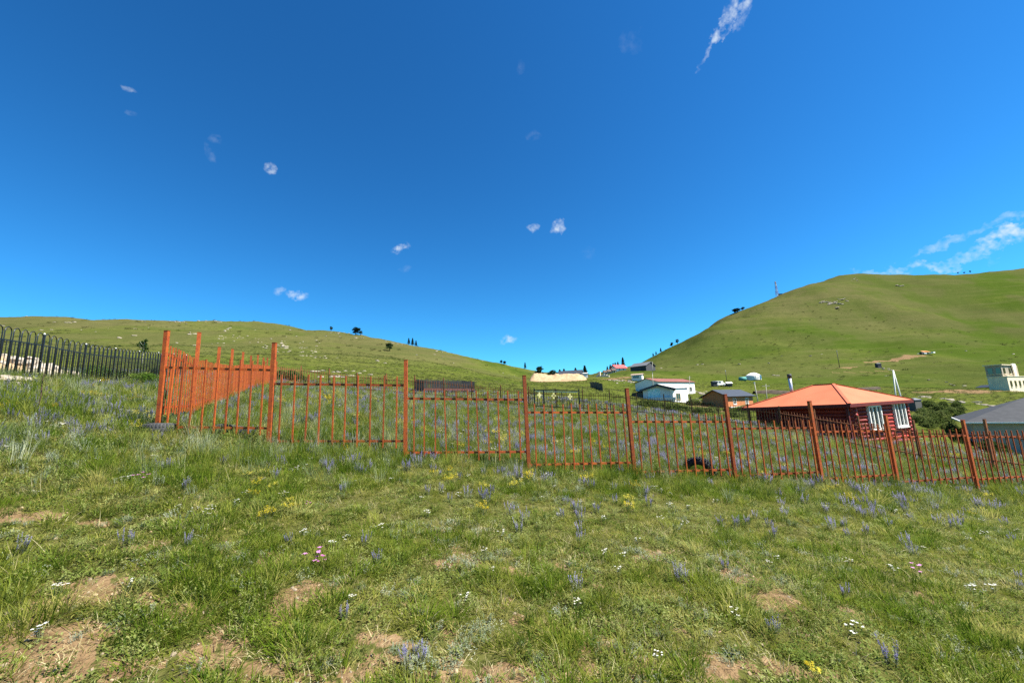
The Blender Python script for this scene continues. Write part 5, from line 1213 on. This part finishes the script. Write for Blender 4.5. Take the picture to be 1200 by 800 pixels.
for k in range(60):
    px = rf.choice([rf.gauss(400, 25), rf.gauss(570, 40), rf.gauss(650, 50), rf.gauss(720, 40), rf.gauss(1000, 50), rf.gauss(1060, 40), rf.gauss(1130, 40), rf.gauss(900, 40)]); py = np.interp(px, [350, 620, 900, 1200], [545, 595, 610, 620]) + rf.gauss(0, 14); flower('violet', px, max(py, np.interp(px, [350, 620, 900, 1200], [528, 560, 575, 590])), *VZ(px), rf.uniform(.75, 1.15))
for px, py in ((566, 585), (570, 590), (576, 583), (400, 548), (392, 552), (615, 612), (682, 612), (1010, 606), (1020, 603), (1038, 608)): flower('violet', px, py, 'dense violet flower cluster near the rusty fence', 'violet clusters near the fence', 1.1)
for px, py in ((108, 468), (100, 469), (114, 470)): flower('yellow', px, py, 'bright yellow flower clump below the black hoop fence', 'yellow clumps by the hoop fence', 1.5)
for px, py in ((615, 563), (622, 560), (620, 566), (532, 566), (526, 568), (740, 592), (739, 600), (566, 602), (748, 556)): flower('yellow', px, py, 'yellow flower clump in tall grass at the rusty fence foot', 'yellow clumps at the fence foot', 1.0)
for px, py in ((310, 610), (315, 606), (296, 585), (340, 592), (345, 597), (300, 572), (338, 600), (318, 575), (290, 560), (312, 556), (1145, 602), (1152, 599), (1140, 605), (974, 575), (968, 578), (980, 573), (1058, 590), (950, 786), (958, 793)):
    w_ = 'below the orange corner panel' if px < 400 else 'on the trodden ground among weeds' if py > 700 else 'before the fence panels facing the log house' if px < 1100 else 'before the fence panels facing the charcoal roof'
    flower('yellow', px, py, 'small yellow flower patch ' + w_, 'yellow patches ' + w_, rf.uniform(.5, .8) * (.55 if py > 700 else 1))
for k in range(90):
    px = rf.uniform(0, 1200); py = np.interp(px, [0, 300, 620, 1200], [480, 530, 562, 590]) + abs(rf.gauss(0, 1)) ** 1.2 * 60 + 4
    if py > 795: continue
    fy_ = np.interp(px, [0, 185, 315, 475, 620, 744, 862, 964, 1053, 1147, 1200], [455, 503, 520, 536, 550, 558, 562, 566, 570, 577, 581])
    w_ = 'tall grass left of the orange corner post' if px < 190 and py < 570 else 'the taller grass close to the rusty fence' if py < fy_ + 34 else 'the grass midway between fence and bare soil' if py < 655 else 'the short grass among the bare soil patches'
    flower('white', px, py, 'small white flower head in ' + w_, 'white flowers in ' + w_, rf.uniform(.5, .85))
for px, py in ((112, 544), (118, 541), (246, 600), (68, 699), (48, 750), (1002, 747), (862, 725), (1140, 694), (1165, 694), (726, 672)): flower('white', px, py, 'bright white flower cluster low on the trodden ground', 'white clusters on trodden ground', rf.uniform(.6, .85))
for px, py, lab, s in ((368, 662, 'pink flower tuft beside the strip of bare soil', 1.2), (373, 665, 'second pink flower tuft beside the strip of bare soil', .9), (1076, 676, 'pink flower tuft alone in the green grass', 1.1), (165, 568, 'dull pink flower plant in the tall grass near the corner post', 1.2), (361, 596, 'tiny pink flower next to the yellow patch', .7)): flower('pink', px, py, lab, 'pink flowers', s)

# long arching grass clumps near the bare soil
CLP = [grass_tuft(80 + k, 110, .10, .16, .30, .005, GRASS_M, 1.0, 1.5) for k in range(2)]
for k, (px, py, s_, lab) in enumerate(((18, 742, 1.0, 'large arching yellow green grass clump at the edge of bare soil'), (50, 728, .95, 'large arching yellow green grass clump at the edge of bare soil'), (80, 716, .8, 'large arching yellow green grass clump at the edge of bare soil'), (8, 712, .8, 'large arching yellow green grass clump at the edge of bare soil'), (565, 640, .6, 'small dark grass clump by a soil scrape'), (680, 640, .6, 'small dark grass clump by a soil scrape'), (700, 715, .6, 'green grass clump among leafy weeds'), (940, 735, .6, 'green grass clump among leafy weeds'))):
    g = ground_px(px, py, 40); o = link('grass_clump', CLP[k % 2]); o.location = g; o.scale = (s_, s_, s_); o.rotation_euler[2] = k; tag(o, lab, 'grass clump', ('arching grass clumps by the soil', 'small grass clumps by soil scrapes', 'grass clumps among weeds')[0 if k < 4 else 1 if k < 6 else 2])
# dead plant with dark bare stem in front of the black hoop fence
p = ground_px(44, 482, 30); t = thing('dead_weed', 'dead dark weed stem with withered head before the hoop fence', 'weed', p)
DW = simple('dead_stem', (.07, .04, .03), .3, 9, .9); MB().tube([(0, 0, 0), (.02, 0, .3), (0, 0, .55), (.03, 0, .75)], [.012, .010, .007, .003], 5).build('stem', DW, t); link('withered_leaves', forb(90, 26, .13, .20, .07, FORB, .4), t).location = (0, 0, .52);
